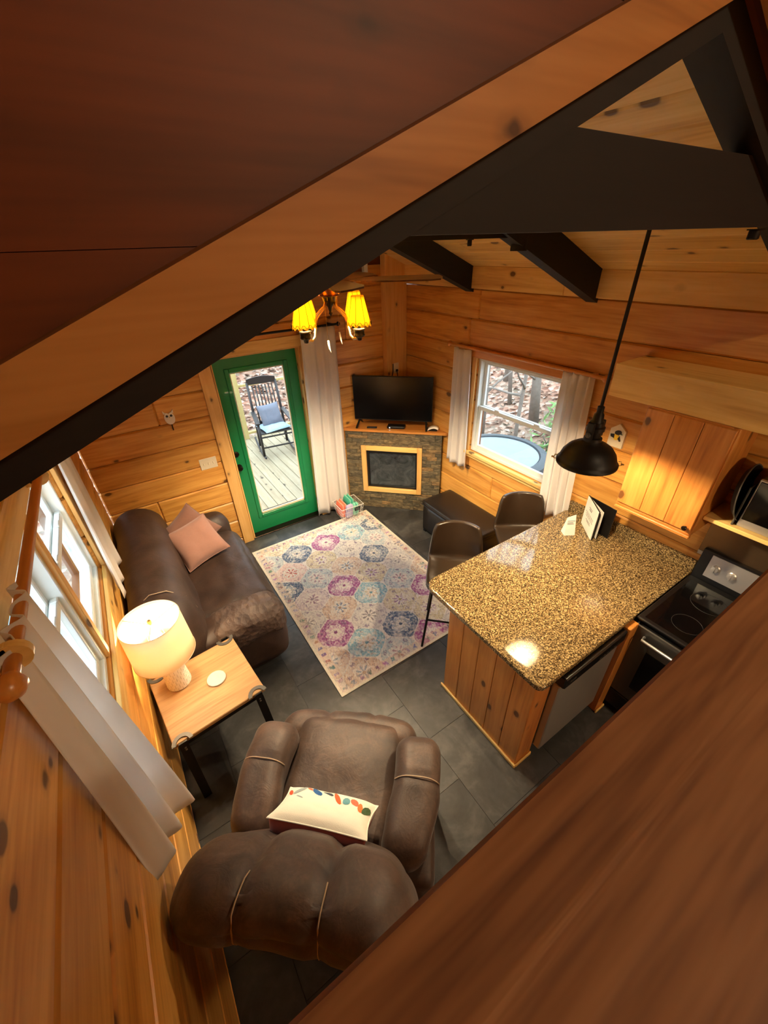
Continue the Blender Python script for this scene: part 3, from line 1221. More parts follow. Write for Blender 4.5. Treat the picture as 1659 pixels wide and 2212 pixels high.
# set-top box, remote, booklet
t = thing('cable_box', 'small black streaming box in front of the television', 'set-top box', (2.56, 3.70, 1.0755), -PI / 4)
k = MB()
k.rounded((0, 0, .016), (.105, .05, .016), .01, 5)
obj('housing', k, M['black_plastic'], t, True)
k = MB()
k.box(-.075, -.065, -.0515, -.0495, .012, .020)
obj('indicator', k, emis('white_led', (1, 1, 1), 4), t)
t = thing('remote_control', 'slim black remote control lying on the left of the mantel', 'remote', (2.33, 3.87, 1.0755), -PI / 4 + .06)
k = MB()
k.rounded((0, 0, .008), (.06, .018, .008), .006, 4)
obj('housing', k, M['black_plastic'], t, True)
for i in range(4):
    k = MB()
    k.box(-.045 + i * .022, -.033 + i * .022, -.008, .008, .016, .0175)
    obj('button', k, M['iron_grey'], t)
t = thing('magazine', 'folded white booklet at the right end of the mantel', 'booklet', (2.86, 3.40, 1.0755), -PI / 4)
k = MB()
k.grid(8, 2, lambda u, v: (-.06 + .13 * u, -.07 + .10 * v, .004 + .035 * math.sin(u * 2.6)))
o = obj('cover', k, M['paper'], t, True)
solidify(o, .004)
k = MB()
k.box(-.075, .055, -.06, .03, 0, .01, .002)
obj('black_folder', k, M['black_plastic'], t)

# wall outlet above the television
t = thing('wall_outlet', 'cream wall outlet on the corner board above the television', 'outlet', (2.775, 3.9995, 1.665))
k = MB()
k.box(-.035, .035, -.006, 0, -.058, .058, .002)
obj('cover_plate', k, M['cream'], t)
for zz in (-.025, .025):
    k = MB()
    k.box(-.016, .016, -.009, -.006, zz - .014, zz + .014, .002)
    obj('socket', k, M['cream'], t)
k = MB()
k.box(-.013, .013, -.028, -.009, -.036, -.012, .003)
k.tube([(0, -.02, -.036), (0, -.03, -.08), (-.01, -.04, -.16), (-.02, -.05, -.2)], .005, 6)
obj('plug', k, M['black_plastic'], t)

# triple light switch
t = thing('light_switch_plate', 'ivory triple light switch plate left of the green door', 'light switch', (.510, 4.0895, 1.075))
k = MB()
k.box(-.082, .082, -.006, 0, -.058, .058, .002)
obj('cover_plate', k, M['cream'], t)
for xx in (-.046, 0, .046):
    k = MB()
    k.box(xx - .005, xx + .005, -.016, -.006, -.012, .012, .002)
    obj('toggle', k, M['cream'], t)

# owl ornament
t = thing('owl_ornament', 'small white owl wall ornament with dark eyes on the log wall', 'ornament', (.300, 4.0895, 1.60))
k = MB()
poly = []
for i in range(28):
    a = 2 * PI * i / 28
    x, zz = .044 * math.cos(a), .058 * math.sin(a)
    if 0.9 < a < PI - .9:
        zz = .040 + .02 * abs(math.cos(a)) * 1.4
    poly.append((x, zz))
k.prism(poly, 'y', -.014, 0)
obj('body', k, M['ceramic'], t)
for sx in (-1, 1):
    k = MB()
    k.M = Matrix.Translation((sx * .018, -.014, .022)) @ Matrix.Rotation(PI / 2, 4, 'X')
    k.lathe([(.011, 0), (.010, .004), (.001, .005)], 14)
    obj('eye', k, M['ink'], t)
    k = MB()
    k.prism([(sx * .020, .045), (sx * .043, .042), (sx * .044, .074)], 'y', -.013, 0)
    obj('ear', k, M['ceramic'], t)
    k = MB()
    k.prism([(sx * .012, -.005), (sx * .040, .0), (sx * .030, -.044), (sx * .016, -.040)], 'y', -.018, -.012)
    obj('wing', k, M['ceramic'], t)
k = MB()
k.prism([(-.005, .014), (.005, .014), (0, .0)], 'y', -.02, -.013)
obj('beak', k, M['yellow'], t)
k = MB()
k.box(-.004, .004, -.012, 0, -.115, -.055)
obj('hanger', k, M['bronze'], t)

# ------------------------------------------------------------------ ceiling fan with chandelier
fan = thing('ceiling_fan', 'rustic ceiling fan with candle arms and yellow hide lampshades', 'ceiling fan', (XM, 2.47, 2.66))
k = MB()
k.lathe([(.012, .10), (.012, .50)], 12)
obj('downrod', k, M['bronze'], fan, 'auto')
k = MB()
k.lathe([(.001, .115), (.05, .112), (.085, .09), (.10, .06), (.095, .03), (.075, .02)], 24)
obj('motor_housing', k, M['copper'], fan, 'auto')
k = MB()
k.lathe([(.068, .02), (.072, -.005), (.060, -.03), (.066, -.036), (.05, -.042)], 24)
obj('switch_housing', k, M['copper'], fan, 'auto')
k = MB()
k.lathe([(.045, -.042), (.035, -.075), (.014, -.10), (.008, -.125), (.012, -.135), (.001, -.15)], 16)
obj('finial', k, M['bronze'], fan, 'auto')
for i in range(5):
    a = math.radians(-35 + 72 * i)
    k = MB()
    k.M = Matrix.Rotation(a, 4, 'Z')
    pr = [(.09, .02), (.16, .03), (.2, .055), (.3, .065), (.6, .072), (.66, .055), (.675, 0)]
    top = [(x, y) for x, y in pr] + [(x, -y) for x, y in pr[::-1]][1:]
    vs = [(x, y, .035 + .008 + y * .12) for x, y in top] + [(x, y, .035 + y * .12) for x, y in top]
    n = len(top)
    k.add(vs, [tuple(range(n)), tuple(range(n, 2 * n))[::-1]] + [(j, j + n, (j + 1) % n + n, (j + 1) % n) for j in range(n)])
    bl = obj('blade', k, M['fan_blade'], fan)
CH_R = .225
for i in range(4):
    a = math.radians(18.5 + 90 * i)
    ca, sa = math.cos(a), math.sin(a)
    arm = MB()
    pts = []
    for (r, zz) in ((.035, -.07), (.05, -.10), (.09, -.125), (.125, -.15), (.14, -.20), (.15, -.245), (.175, -.265), (CH_R - .008, -.255)):
        pts.append((r * ca, r * sa, zz))
    arm.tube(pts, .0075, 8)
    obj('candle_arm', arm, M['brass'], fan, True)
    cx, cy = CH_R * ca, CH_R * sa
    k = MB()
    k.lathe([(.001, -.272), (.012, -.268), (.016, -.252), (.03, -.245), (.033, -.238), (.03, -.232), (.03, -.215), (.036, -.208), (.034, -.203), (.012, -.2), (.012, -.17), (.001, -.168)], 18, (cx, cy, 0))
    obj('candle_cup', k, M['bronze'], fan, 'auto')
    k = MB()
    nn = 24
    def sf(u, v, cx=cx, cy=cy):
        t_ = 2 * PI * u
        r = lerp(.072, .036, v)
        zz = lerp(-.185, -.03, v)
        if v < .01:
            zz += .007 * math.cos(12 * t_)
        rr = r * (1 - .03 * (1 - abs(math.cos(4 * t_))))
        return (cx + rr * math.cos(t_), cy + rr * math.sin(t_), zz)
    k.grid(48, 6, sf, wrap=True)
    sh = obj('lampshade', k, M['hide_shade'], fan, True, 'yellow hide lampshade')
    solidify(sh, .002)
    for j in range(8):
        t_ = 2 * PI * j / 8
        k = MB()
        k.tube([(cx + .0725 * math.cos(t_), cy + .0725 * math.sin(t_), -.184), (cx + .0375 * math.cos(t_), cy + .0375 * math.sin(t_), -.03)], .0012, 5)
        obj('lacing', k, M['bronze'], sh)
    k = MB()
    k.tube([(cx + (.073 + .001) * math.cos(2 * PI * j / 48), cy + .074 * math.sin(2 * PI * j / 48), -.172 + .008 * (1 if j % 4 < 2 else -1)) for j in range(48)], .0014, 5, True)
    obj('hem_stitching', k, M['bronze'], sh)
    bulb('light_bulb', fan, .014, (cx, cy, -.125), CHAN_W, 'candle_bulb_glow')
for (dx, dy, zz, ln) in ((-.05, -.03, -.02, .26), (.06, .02, -.02, .23)):
    k = MB()
    k.tube([(dx, dy, zz), (dx, dy, zz - ln)], .0012, 5)
    ch = obj('pull_chain', k, M['brass'], fan)
    k = MB()
    k.tube([(dx, dy, zz - ln), (dx + .002, dy, zz - ln - .02), (dx + .006, dy, zz - ln - .05), (dx + .013, dy, zz - ln - .075)], [.006, .007, .005, .001], 8)
    obj('antler_pull', k, M['cream'], ch, True)

# ------------------------------------------------------------------ pendant lamp over the counter
PX, PY, PZ = 2.005, 1.072, 1.835
pd = thing('pendant_lamp', 'black industrial pendant lamp hanging on a rod over the granite counter', 'pendant lamp', (PX, PY, PZ))
prof = [(.157, 0), (.158, .012), (.150, .016), (.146, .03), (.135, .062), (.112, .092), (.085, .110), (.055, .122), (.045, .135)]
k = MB()
k.lathe(prof, 36, cap=False)
sh = obj('shade', k, M['black_metal'], pd, True)
k = MB()
k.lathe([(r - .003, z_ - .002 if i else z_ + .001) for i, (r, z_) in enumerate(prof)], 36, cap=False)
obj('shade_lining', k, M['inner_white'], pd, True, 'white enamel inside of the shade')
k = MB()
k.lathe([(.047, .125), (.045, .15), (.034, .155), (.036, .185), (.046, .19), (.046, .21), (.036, .215), (.036, .235), (.027, .245), (.024, .275), (.017, .285), (.017, .315), (.009, .32)], 24)
obj('socket', k, M['black_metal'], pd, 'auto')
k = MB()
k.box(-.052, -.036, -.02, .02, .15, .24, .004)
k.box(.036, .052, -.02, .02, .15, .24, .004)
obj('yoke', k, M['black_metal'], pd)
for sx in (-1, 1):
    k = MB()
    k.M = Matrix.Translation((sx * .052, 0, .175)) @ Matrix.Rotation(sx * PI / 2, 4, 'Y')
    k.lathe([(.014, 0), (.014, .008), (.008, .008), (.008, .012), (.001, .012)], 14)
    obj('thumbscrew', k, M['iron_grey'], pd, 'auto')
    a = 2.2 if sx > 0 else 2.2 + PI
    k = MB()
    k.tube([(.15 * math.cos(a), .15 * math.sin(a), .03), (.166 * math.cos(a), .166 * math.sin(a), .028), (.170 * math.cos(a), .170 * math.sin(a), .008), (.158 * math.cos(a), .158 * math.sin(a), .006)], .003, 6)
    k.tube([(.168 * math.cos(a), .168 * math.sin(a), .015), (.182 * math.cos(a), .182 * math.sin(a), .014)], .005, 8)
    obj('rim_clip', k, M['brass'], pd)
k = MB()
k.lathe([(.0085, .315), (.0085, 1.235)], 12)
obj('rod', k, M['black_metal'], pd, 'auto')
k = MB()
zt_ = ZR0 + .19 + PIT * (1.698 - abs(PX - XM)) - PZ
k.lathe([(.009, zt_ - .05), (.05, zt_ - .045), (.06, zt_ - .02), (.06, zt_ + .02)], 20)
obj('canopy', k, M['black_metal'], pd, 'auto')
bulb('light_bulb', pd, .03, (0, 0, .055), PEND_W, 'pendant_bulb_glow')

# small black fixtures under the trusses
t = thing('cylinder_added_spot', 'black cylinder with an added spotlight under the middle roof truss', 'spotlight', (2.115, 1.832, 2.815))
k = MB()
k.lathe([(.040, .03), (.040, .0), (.045, .0), (.045, .055), (.03, .0615)], 22, cap=False)
obj('can', k, M['black_metal'], t, 'auto')
k = MB()
k.lathe([(.001, .034), (.039, .034)], 22, cap=False)
k.f = [q[::-1] for q in k.f]
obj('lens', k, emis('added_spot_glow', WARM, ADDED_SPOT_W / (.0048 * PI)), t)  # light added inside the black cylinder to brighten the room below
for nm_, lb_, lc_, r_ in (('truss_hook', 'tiny black hook under the middle roof truss, left of the black cylinder', (1.74, 1.832, 2.847), .012), ('truss_hook', 'small black hook under the nearest collar tie at the right edge', (1.885, .665, 2.843), .017)):
    t = thing(nm_, lb_, 'hook', lc_)
    k = MB()
    k.lathe([(r_ * .8, 0), (r_, .003), (r_, .025), (r_ * .7, .0295)], 12)
    obj('stub', k, M['black_metal'], t, 'auto')
    k = MB()
    k.box(-r_ * 1.3, r_ * 1.3, -r_, r_, .026, .0297)
    obj('plate', k, M['black_metal'], t)

# ------------------------------------------------------------------ kitchen: soffit, cabinets
q = MB()
q.box(2.60, 2.9295, YF + .01, 1.37, 2.02, 2.215, .003)
struct('wall_soffit', q, M['pale_y'])
cab = thing('wall_cabinet', 'honey pine wall cabinet with plank door beside the bird plaque', 'cabinet', (2.62, .64, 1.335))
k = MB()
k.box(.0, .3095, 0.0, .47, 0.0, .684, .003)
obj('body', k, M['honey_z'], cab)
for (p, q_, r, s) in ((.0, .03, 0, .684), (.44, .47, 0, .684), (.03, .44, 0, .035), (.03, .44, .66, .684)):
    k = MB()
    k.box(-.018, .0, p, q_, r, s, .002)
    obj('face_frame', k, M['honey_z'] if q_ - p < .1 else M['honey_y'], cab)
dr = MB()
dr.box(-.026, -.0185, .008, .462, .028, .676, .001)
drp = obj('cabinet_door', dr, M['honey_z'], cab)
for i in range(3):
    k = MB()
    k.box(-.040, -.026, .006 + i * .1527, .006 + (i + 1) * .1527 - .002, .028, .676, .003)
    obj('door_plank', k, M['honey_z'], drp)
k = MB()
k.M = Matrix.Translation((-.04, .035, .055)) @ Matrix.Rotation(-PI / 2, 4, 'Y')
k.lathe([(.006, 0), (.006, .012), (.014, .018), (.015, .024), (.010, .03), (.001, .031)], 16)
obj('knob', k, M['bronze'], drp, 'auto')
k = MB()
k.box(-.036, .0, .0, .47, -.022, -.001, .004)
obj('light_rail', k, M['honey_y'], cab)

# bird plaque
t = thing('bird_plaque', 'cream house-shaped plaque with a yellow and black bird', 'plaque', (XB - .0005, 1.385, 1.655))
k = MB()
k.prism([(-.056, -.085), (.056, -.085), (.056, .045), (0, .09), (-.056, .045)], 'x', -.022, 0)
obj('house_board', k, M['cream'], t)
def ell(cx, cy, rx, ry, rot=0, n=16):
    c_, s_ = math.cos(rot), math.sin(rot)
    return [(cx + rx * math.cos(2 * PI * i / n) * c_ - ry * math.sin(2 * PI * i / n) * s_, cy + rx * math.cos(2 * PI * i / n) * s_ + ry * math.sin(2 * PI * i / n) * c_) for i in range(n)]
for nm, pol, m, d in (('bird_body', ell(0, -.005, .020, .026), 'yellow', -.028), ('bird_head', ell(-.006, .028, .024, .016, -.2), 'ink', -.030),
                      ('bird_beak', [(-.026, .026), (-.028, .018), (-.040, .020)], 'sage', -.029),
                      ('wing', [(.016, .012), (.045, .005), (.040, -.012), (.012, -.018)], 'ink', -.030), ('tail', [(-.012, -.014), (-.022, .005), (-.036, -.03), (-.030, -.034)], 'ink', -.029)):
    k = MB()
    k.prism(pol, 'x', d, -.0225)
    obj(nm, k, M[m], t)

# shelf with microwave, pans
q = thing('microwave_shelf', 'pine shelf under the microwave, beside the wall cabinet', 'shelf', (2.67, -.25, 1.43))
k = MB()
k.box(0, .2595, 0, .889, 0, .025, .004)
obj('board', k, M['pale_y'], q)
k = MB()
k.box(.02, .2595, 0, .02, -.12, -.001)
obj('bracket', k, M['honey_y'], q)
mw = thing('microwave', 'black and silver microwave oven on the pine shelf', 'microwave', (2.71, .03, 1.4555))
k = MB()
k.box(.02, .2195, 0, .46, .01, .29, .006)
obj('housing', k, M['black_plastic'], mw)
k = MB()
k.box(0, .02, 0, .46, .0, .30, .004)
fr_ = obj('front_panel', k, M['steel'], mw)
k = MB()
k.box(-.006, .0, .10, .452, .05, .29, .003)
obj('door_window', k, M['black_glass'], mw)
k = MB()
k.box(-.006, .0, .008, .095, .05, .29, .003)
obj('control_panel', k, M['black_plastic'], mw)
t = thing('round_pan', 'large black round pan standing on edge beside the microwave', 'pan', (2.80, .545, 1.456), 0)
k = MB()
k.M = Matrix.Translation((0, 0, .165)) @ Matrix.Rotation(math.radians(80), 4, 'X')
k.lathe([(.001, -.006), (.13, -.006), (.162, .018), (.165, .018), (.135, -.010), (.001, -.010)], 36)
obj('dish', k, M['black_metal'], t, 'auto')
k = MB()
k.M = Matrix.Translation((0, 0, .165)) @ Matrix.Rotation(math.radians(80), 4, 'X')
k.tube([(.165 * math.cos(2 * PI * i / 40), .165 * math.sin(2 * PI * i / 40), .018) for i in range(40)], .004, 6, True)
obj('rim', k, M['iron_grey'], t, True)
t = thing('baking_tray', 'narrow dark baking tray leaning between the round pan and the microwave', 'tray', (2.79, .508, 1.456))
k = MB()
k.box(-.09, .11, -.004, .004, 0, .24, .003)
obj('tray', k, M['black_metal'], t)
k = MB()
k.tube([(-.09, 0, .0), (-.09, 0, .24), (.11, 0, .24), (.11, 0, 0)], .005, 6)
obj('rim', k, M['iron_grey'], t)

# steel splash panel behind the range
q = thing('range_splash_panel', 'bronze coloured steel splash panel behind the range', 'splash panel', (2.91, -.2, 1.06))
k = MB()
k.box(0, .019, 0, .84, 0, .369, .002)
obj('sheet', k, M['dark_steel'], q)
k = MB()
k.box(-.004, .0, 0, .84, 0, .03, .001)
obj('lower_lip', k, M['steel'], q)

# range
rg = thing('kitchen_range', 'black glass and steel kitchen range next to the granite counter', 'range', (2.205, -.155, 0))
k = MB()
k.box(.03, .68, 0.0, .76, .06, .893, .004)
obj('body', k, M['black_metal'], rg)
k = MB()
k.box(.0, .655, -.003, .763, .894, .914, .006)
ct_ = obj('cooktop', k, M['black_plastic'], rg)
k = MB()
k.box(.03, .60, .03, .733, .9142, .9165, .001)
obj('glass_surface', k, M['black_glass'], ct_)
for (bx_, by_, br_) in ((.17, .2, .10), (.17, .56, .08), (.45, .2, .08), (.45, .56, .10)):
    k = MB()
    k.tube([(bx_ + br_ * math.cos(2 * PI * i / 28), by_ + br_ * math.sin(2 * PI * i / 28), .917) for i in range(28)], .0012, 4, True)
    obj('burner_ring', k, M['burner'], ct_)
k = MB()
k.prism([(.655, .90), (.70, .90), (.70, 1.13), (.675, 1.13)], 'y', 0, .76)
obj('backguard', k, M['black_plastic'], rg)
k = MB()
p0, p1 = Vector((.6565, 0, .955)), Vector((.6735, 0, 1.115))
nx = Vector((-.16, 0, .017)).normalized() * .003
k.add([(p0.x, .06, p0.z), (p0.x, .70, p0.z), (p1.x, .70, p1.z), (p1.x, .06, p1.z),
       (p0.x + nx.x - .002, .06, p0.z), (p0.x + nx.x - .002, .70, p0.z), (p1.x + nx.x - .002, .70, p1.z), (p1.x + nx.x - .002, .06, p1.z)],
      [(0, 1, 2, 3), (7, 6, 5, 4), (0, 4, 5, 1), (1, 5, 6, 2), (2, 6, 7, 3), (3, 7, 4, 0)])
obj('control_panel', k, M['steel'], rg)
for yy in (.655, .565, .2, .11):
    k = MB()
    k.M = Matrix.Translation((.661, yy, 1.035)) @ Matrix.Rotation(-PI / 2 + .1, 4, 'Y')
    k.lathe([(.026, .0), (.026, .004), (.021, .008), (.019, .026), (.001, .027)], 20)
    k.box(-.02, .02, -.004, .004, .02, .032, .001)
    obj('knob', k, M['steel'], rg, 'auto')
k = MB()
k.box(.0, .03, .006, .754, .22, .86, .006)
dr = obj('oven_door', k, M['oven_steel'], rg)
k = MB()
k.box(-.004, .0, .12, .64, .34, .70, .003)
obj('oven_window', k, M['black_glass'], dr)
k = MB()
k.tube([(-.004, .08, .80), (-.04, .08, .80), (-.04, .68, .80), (-.004, .68, .80)], .009, 8)
obj('handle', k, M['steel'], dr, True)
k = MB()
k.box(.0, .03, .006, .754, .06, .212, .005)
obj('drawer', k, M['black_metal'], rg)
k = MB()
k.box(.06, .66, .02, .74, 0, .06)
obj('plinth', k, M['black_metal'], rg)

# peninsula
pen = thing('peninsula_cabinet', 'honey pine plank cabinet under the granite breakfast counter', 'cabinet', (1.346, .655, 0))
k = MB()
k.box(.02, .154, .02, .70, .0, .872)
k.box(.154, .762, .62, .70, .0, .872)
k.box(.762, 1.58, .02, .70, .0, .872)
obj('body', k, M['honey_z'], pen)
W5 = .70 / 5
for i in range(5):
    k = MB()
    k.box(0, .02, i * W5 + .001, (i + 1) * W5 - .001, .0, .872, .003)
    obj('side_plank', k, M['honey_z'], pen)
for i in range(11):
    k = MB()
    k.box(.02 + i * .142 + .001, .02 + (i + 1) * .142 - .001, .70, .718, .0, .872, .003)
    obj('back_plank', k, M['honey_z'], pen)
k = MB()
k.box(.004, .15, .0, .02, .0, .872, .003)
obj('corner_stile', k, M['honey_z'], pen)
k = MB()
k.box(.762, .856, -.075, .02, .0, .872, .003)
obj('filler_panel', k, M['honey_z'], pen)
for a in ((-.014, .0, -.014, .72, 0, .035), (.0, .152, -.014, .0, 0, .035), (.752, .858, -.09, -.076, 0, .03)):
    k = MB()
    k.box(*a, c=.006)
    obj('base_moulding', k, M['pale_y'] if a[1] - a[0] < .05 else M['pale_x'], pen, label='pale quarter-round base moulding')
# counter
ctop = MB()
def arc(cx, cy, r, a0, a1, n=8):
    return [(cx + r * math.cos(a0 + (a1 - a0) * i / n), cy + r * math.sin(a0 + (a1 - a0) * i / n)) for i in range(n + 1)]
def outline(d):
    x0, x1, y0, y1 = 1.318 + d, 2.9285 - d * 0, .617 + d, 1.606 - d
    return arc(x0 + .045, y0 + .045, .045 - d, PI, 1.5 * PI) + [(x1, y0), (x1, y1)] + arc(x0 + .10, y1 - .10, .10 - d, .5 * PI, PI)
lv = [(.004, .873), (0, .877), (0, .905), (.002, .909), (.006, .911)]
n = len(outline(0))
vs, fs = [], []
for d, zz in lv:
    vs += [(x, y, zz) for x, y in outline(d)]
for j in range(len(lv) - 1):
    fs += [(j * n + i, j * n + (i + 1) % n, (j + 1) * n + (i + 1) % n, (j + 1) * n + i) for i in range(n)]
fs += [tuple(range(n))[::-1], tuple(range((len(lv) - 1) * n, len(lv) * n))]
ctop.add(vs, fs)
ct = thing('granite_countertop', 'speckled tan granite counter with a rounded corner', 'countertop', (0, 0, 0))
obj('slab', ctop, M['granite'], ct, 'auto')
k = MB()
k.box(2.906, 2.9285, .617, 1.60, .9112, .995, .002)
obj('backsplash', k, M['granite'], ct)
# dishwasher
dw = thing('dishwasher', 'stainless steel dishwasher with a black control strip under the counter', 'dishwasher', (1.503, .64, 0))
k = MB()
k.box(0, .602, .03, .60, .09, .868)
obj('tub', k, M['black_metal'], dw)
k = MB()
k.box(.003, .599, -.030, .03, .10, .775, .006)
obj('door_panel', k, M['steel'], dw)
k = MB()
k.box(.003, .599, -.052, .03, .778, .866, .008)
cp = obj('control_strip', k, M['black_plastic'], dw)
for i in range(6):
    k = MB()
    k.box(.33 + i * .035, .35 + i * .035, -.0535, -.052, .80, .808)
    obj('button', k, M['iron_grey'], cp)
k = MB()
k.box(.05, .10, -.0535, -.052, .815, .827)
obj('badge', k, M['iron_grey'], cp)
k = MB()
k.box(.02, .58, .05, .12, 0, .09)
obj('toe_kick', k, M['black_plastic'], dw)

# papers on the counter
t = thing('paper_tent_card', 'folded white paper tent card standing on the counter by the curtain', 'card', (2.60, 1.385, .9115), math.radians(-32))
k = MB()
k.add([(-.042, -.032, 0), (.042, -.032, 0), (.042, .032, 0), (-.042, .032, 0), (-.034, 0, .15), (.030, .0, .175)],
      [(0, 1, 5, 4), (2, 3, 4, 5), (0, 3, 2, 1), (1, 2, 5), (3, 0, 4)])
obj('folded_sheet', k, M['paper'], t)
for i, (z0_, ln) in enumerate(((.120, .06), (.105, .045), (.095, .05))):
    k = MB()
    yy = -.035 * (1 - z0_ / .16) - .0012
    k.box(-.03, -.03 + ln, yy - .0006, yy, z0_, z0_ + .004)
    obj('print_line', k, M['ink'], t)
t = thing('welcome_binder', 'black binder standing open on the counter with a printed white page', 'binder', (2.81, 1.41, .9115))
a1 = math.atan2(1.224 - 1.41, 2.655 - 2.81)
a2 = math.atan2(1.16 - 1.41, 2.78 - 2.81)
L1 = math.hypot(.155, .186)
k = MB()
k.M = Matrix.Rotation(a1, 4, 'Z')
k.box(.0, L1, .004, .010, 0, .262, .001)
obj('front_cover', k, M['black_plastic'], t)
k = MB()
k.M = Matrix.Rotation(a1, 4, 'Z')
k.box(.004, L1 - .004, -.004, .0035, .004, .258, .0008)
obj('page', k, M['paper'], t)
k = MB()
k.M = Matrix.Rotation(a1 + .13, 4, 'Z')
k.box(.01, L1 - .012, .012, .0135, .004, .25, .0004)
obj('loose_page', k, M['paper'], t)
k = MB()
k.M = Matrix.Rotation(a2, 4, 'Z')
k.box(.0, .25, -.003, .003, 0, .262, .001)
obj('back_cover', k, M['black_plastic'], t)
k = MB()
k.M = Matrix.Rotation(a2, 4, 'Z')
k.box(.01, .24, -.0055, -.003, .01, .12, .001)
obj('pocket', k, M['black_metal'], t)
k = MB()
k.M = Matrix.Rotation(a1, 4, 'Z')
for i, (xa, xb, zz) in enumerate(((.08, .15, .205), (.09, .14, .19), (.04, .20, .150), (.05, .19, .135), (.05, .20, .12), (.07, .16, .095), (.09, .17, .083))):
    k.tube([(xa + (xb - xa) * j / 16, -.0048, zz + .004 * math.sin(j * 2.1 + i)) for j in range(17)], .0011, 4)
obj('script_lettering', k, M['ink'], t)

# ------------------------------------------------------------------ bar stools
def stool(loc, ang, label):
    """local +y = the way the sitter faces"""
    t = thing('bar_stool', label, 'bar stool', loc, ang, 'bar stools at the counter')
    k = MB()
    # shell: seat flowing up into a rounded back
    prof = []
    for i in range(25):
        s_ = i / 24
        if s_ < .45:
            a = s_ / .45
            prof.append((.21 - .36 * a, .655 - .022 * math.sin(PI * a) + .012 * (1 - a) * 0))
        elif s_ < .62:
            a = (s_ - .45) / .17 * (PI / 2) * .93
            prof.append((-.15 - .07 * math.sin(a), .655 + .07 * (1 - math.cos(a))))
        else:
            a = (s_ - .62) / .38
            prof.append((-.22 - .055 * a, .722 + .275 * a))
    def f(u, v):
        i = v * 24
        j = min(int(i), 23)
        p = lerp(Vector(prof[j]), Vector(prof[j + 1]), i - j)
        x = (u * 2 - 1)
        if v < .45:
            w = .215 * (1 - .12 * (1 - v / .45) ** 3)
            w *= 1
            dz = .028 * abs(x) ** 2.5
            dy = 0
            if v < .08:
                w *= .86 + .14 * (v / .08) ** .5
        else:
            a = (v - .45) / .55
            w = .222 - .045 * a ** 1.5
            if a > .8:
                w *= math.sqrt(max(0, 1 - ((a - .8) / .2) ** 2 * .14))
            dz = .028 * abs(x) ** 2.5 * max(0, 1 - a * 2.0) - (.010 * abs(x) ** 4 if a > .8 else 0) * ((a - .8) / .2 if a > .8 else 0)
            dy = .065 * abs(x) ** 2.2 * min(1, a * 1.6)
        return (x * w, p[0] + dy, p[1] + dz)
    k.grid(22, 44, f)
    o = obj('seat_shell', k, M['stool'], t, True, 'glossy dark brown leather seat shell')
    solidify(o, .026, 0)
    # metal legs
    rr = .010
    feet = {}
    for sx in (-1, 1):
        for sy in (-1, 1):
            top = Vector((sx * .15, sy * .13, .632))
            ft = Vector((sx * .215, sy * .21, .0))
            feet[sx, sy] = (top, ft)
            k = MB()
            k.tube([ft, top], rr, 8)
            obj('leg', k, M['black_metal'], t, 'auto')
    def at(sx, sy, zz):
        a, b_ = feet[sx, sy]
        return b_.lerp(a, zz / .632)
    for (p, q_), zz in ((((-1, 1), (1, 1)), .30), (((-1, -1), (1, -1)), .30), (((-1, -1), (-1, 1)), .38), (((1, -1), (1, 1)), .38)):
        k = MB()
        k.tube([at(*p, zz), at(*q_, zz)], .008, 8)
        obj('foot_rail', k, M['black_metal'], t, 'auto')
    k = MB()
    k.box(-.16, .16, -.14, .14, .622, .634, .003)
    obj('seat_plate', k, M['black_metal'], t)
    return t


stool((1.735, 1.735, 0), math.radians(135), 'dark leather bar stool nearest the rug, at the rounded counter corner')
stool((2.525, 1.72, 0), math.radians(144), 'dark leather bar stool beside the white window curtain')

# ------------------------------------------------------------------ storage bench
ot = thing('storage_ottoman', 'long black leatherette storage bench under the far window', 'ottoman', (2.69, 2.64, 0))
k = MB()
k.rounded((0, 0, .185), (.205, .435, .165), .015, 6, puff=.004)
obj('box', k, M['ottoman'], ot, True)
k = MB()
k.rounded((0, 0, .388), (.212, .445, .034), .02, 10, puff=.006)
obj('lid', k, M['ottoman'], ot, True)
k = MB()
k.tube([(sx * .213, sy * .446, .362) for sx, sy in ((-1, -1), (1, -1), (1, 1), (-1, 1))], .0035, 6, True)
obj('piping', k, M['ottoman'], ot)
for sx in (-1, 1):
    for sy in (-1, 1):
        k = MB()
        k.box(sx * .18 - .02, sx * .18 + .02, sy * .4 - .02, sy * .4 + .02, 0, .02)
        obj('foot', k, M['black_plastic'], ot)

# ------------------------------------------------------------------ wire basket with rolled throws
bk = thing('wire_basket', 'white wire basket standing on the edge of the rug by the door curtain', 'basket', (1.925, 3.865, .012), math.radians(-2))
def ring(zz, w, d, r, n=5):
    return [(sx * w, sy * d, zz) for sx, sy in ((-1, -1), (1, -1), (1, 1), (-1, 1))]
k = MB()
k.tube(ring(.18, .15, .13, 0), .0045, 6, True)
obj('rim', k, M['white_wire'], bk)
for zz, f in ((.004, .82), (.06, .88), (.12, .94)):
    k = MB()
    k.tube(ring(zz, .15 * f, .13 * f, 0), .002, 5, True)
    obj('wire_hoop', k, M['white_wire'], bk)
wires = []
for i in range(11):
    u = -1 + 2 * i / 10
    for s_ in (-1, 1):
        wires.append([(u * .15, s_ * .13, .18), (u * .123, s_ * .1066, .004)])
    wires.append([(u * .123, -.1066, .004), (u * .123, .1066, .004)])
for i in range(1, 9):
    u = -1 + 2 * i / 9
    for s_ in (-1, 1):
        wires.append([(s_ * .15, u * .13, .18), (s_ * .123, u * .1066, .004)])
for w_ in wires:
    k = MB()
    k.tube(w_, .0017, 5)
    obj('wire', k, M['white_wire'], bk)
k = MB()
k.box(.02, .10, -.1335, -.1305, .115, .165, .001)
tg = obj('name_tag', k, M['black_plastic'], bk, label='black name tag')
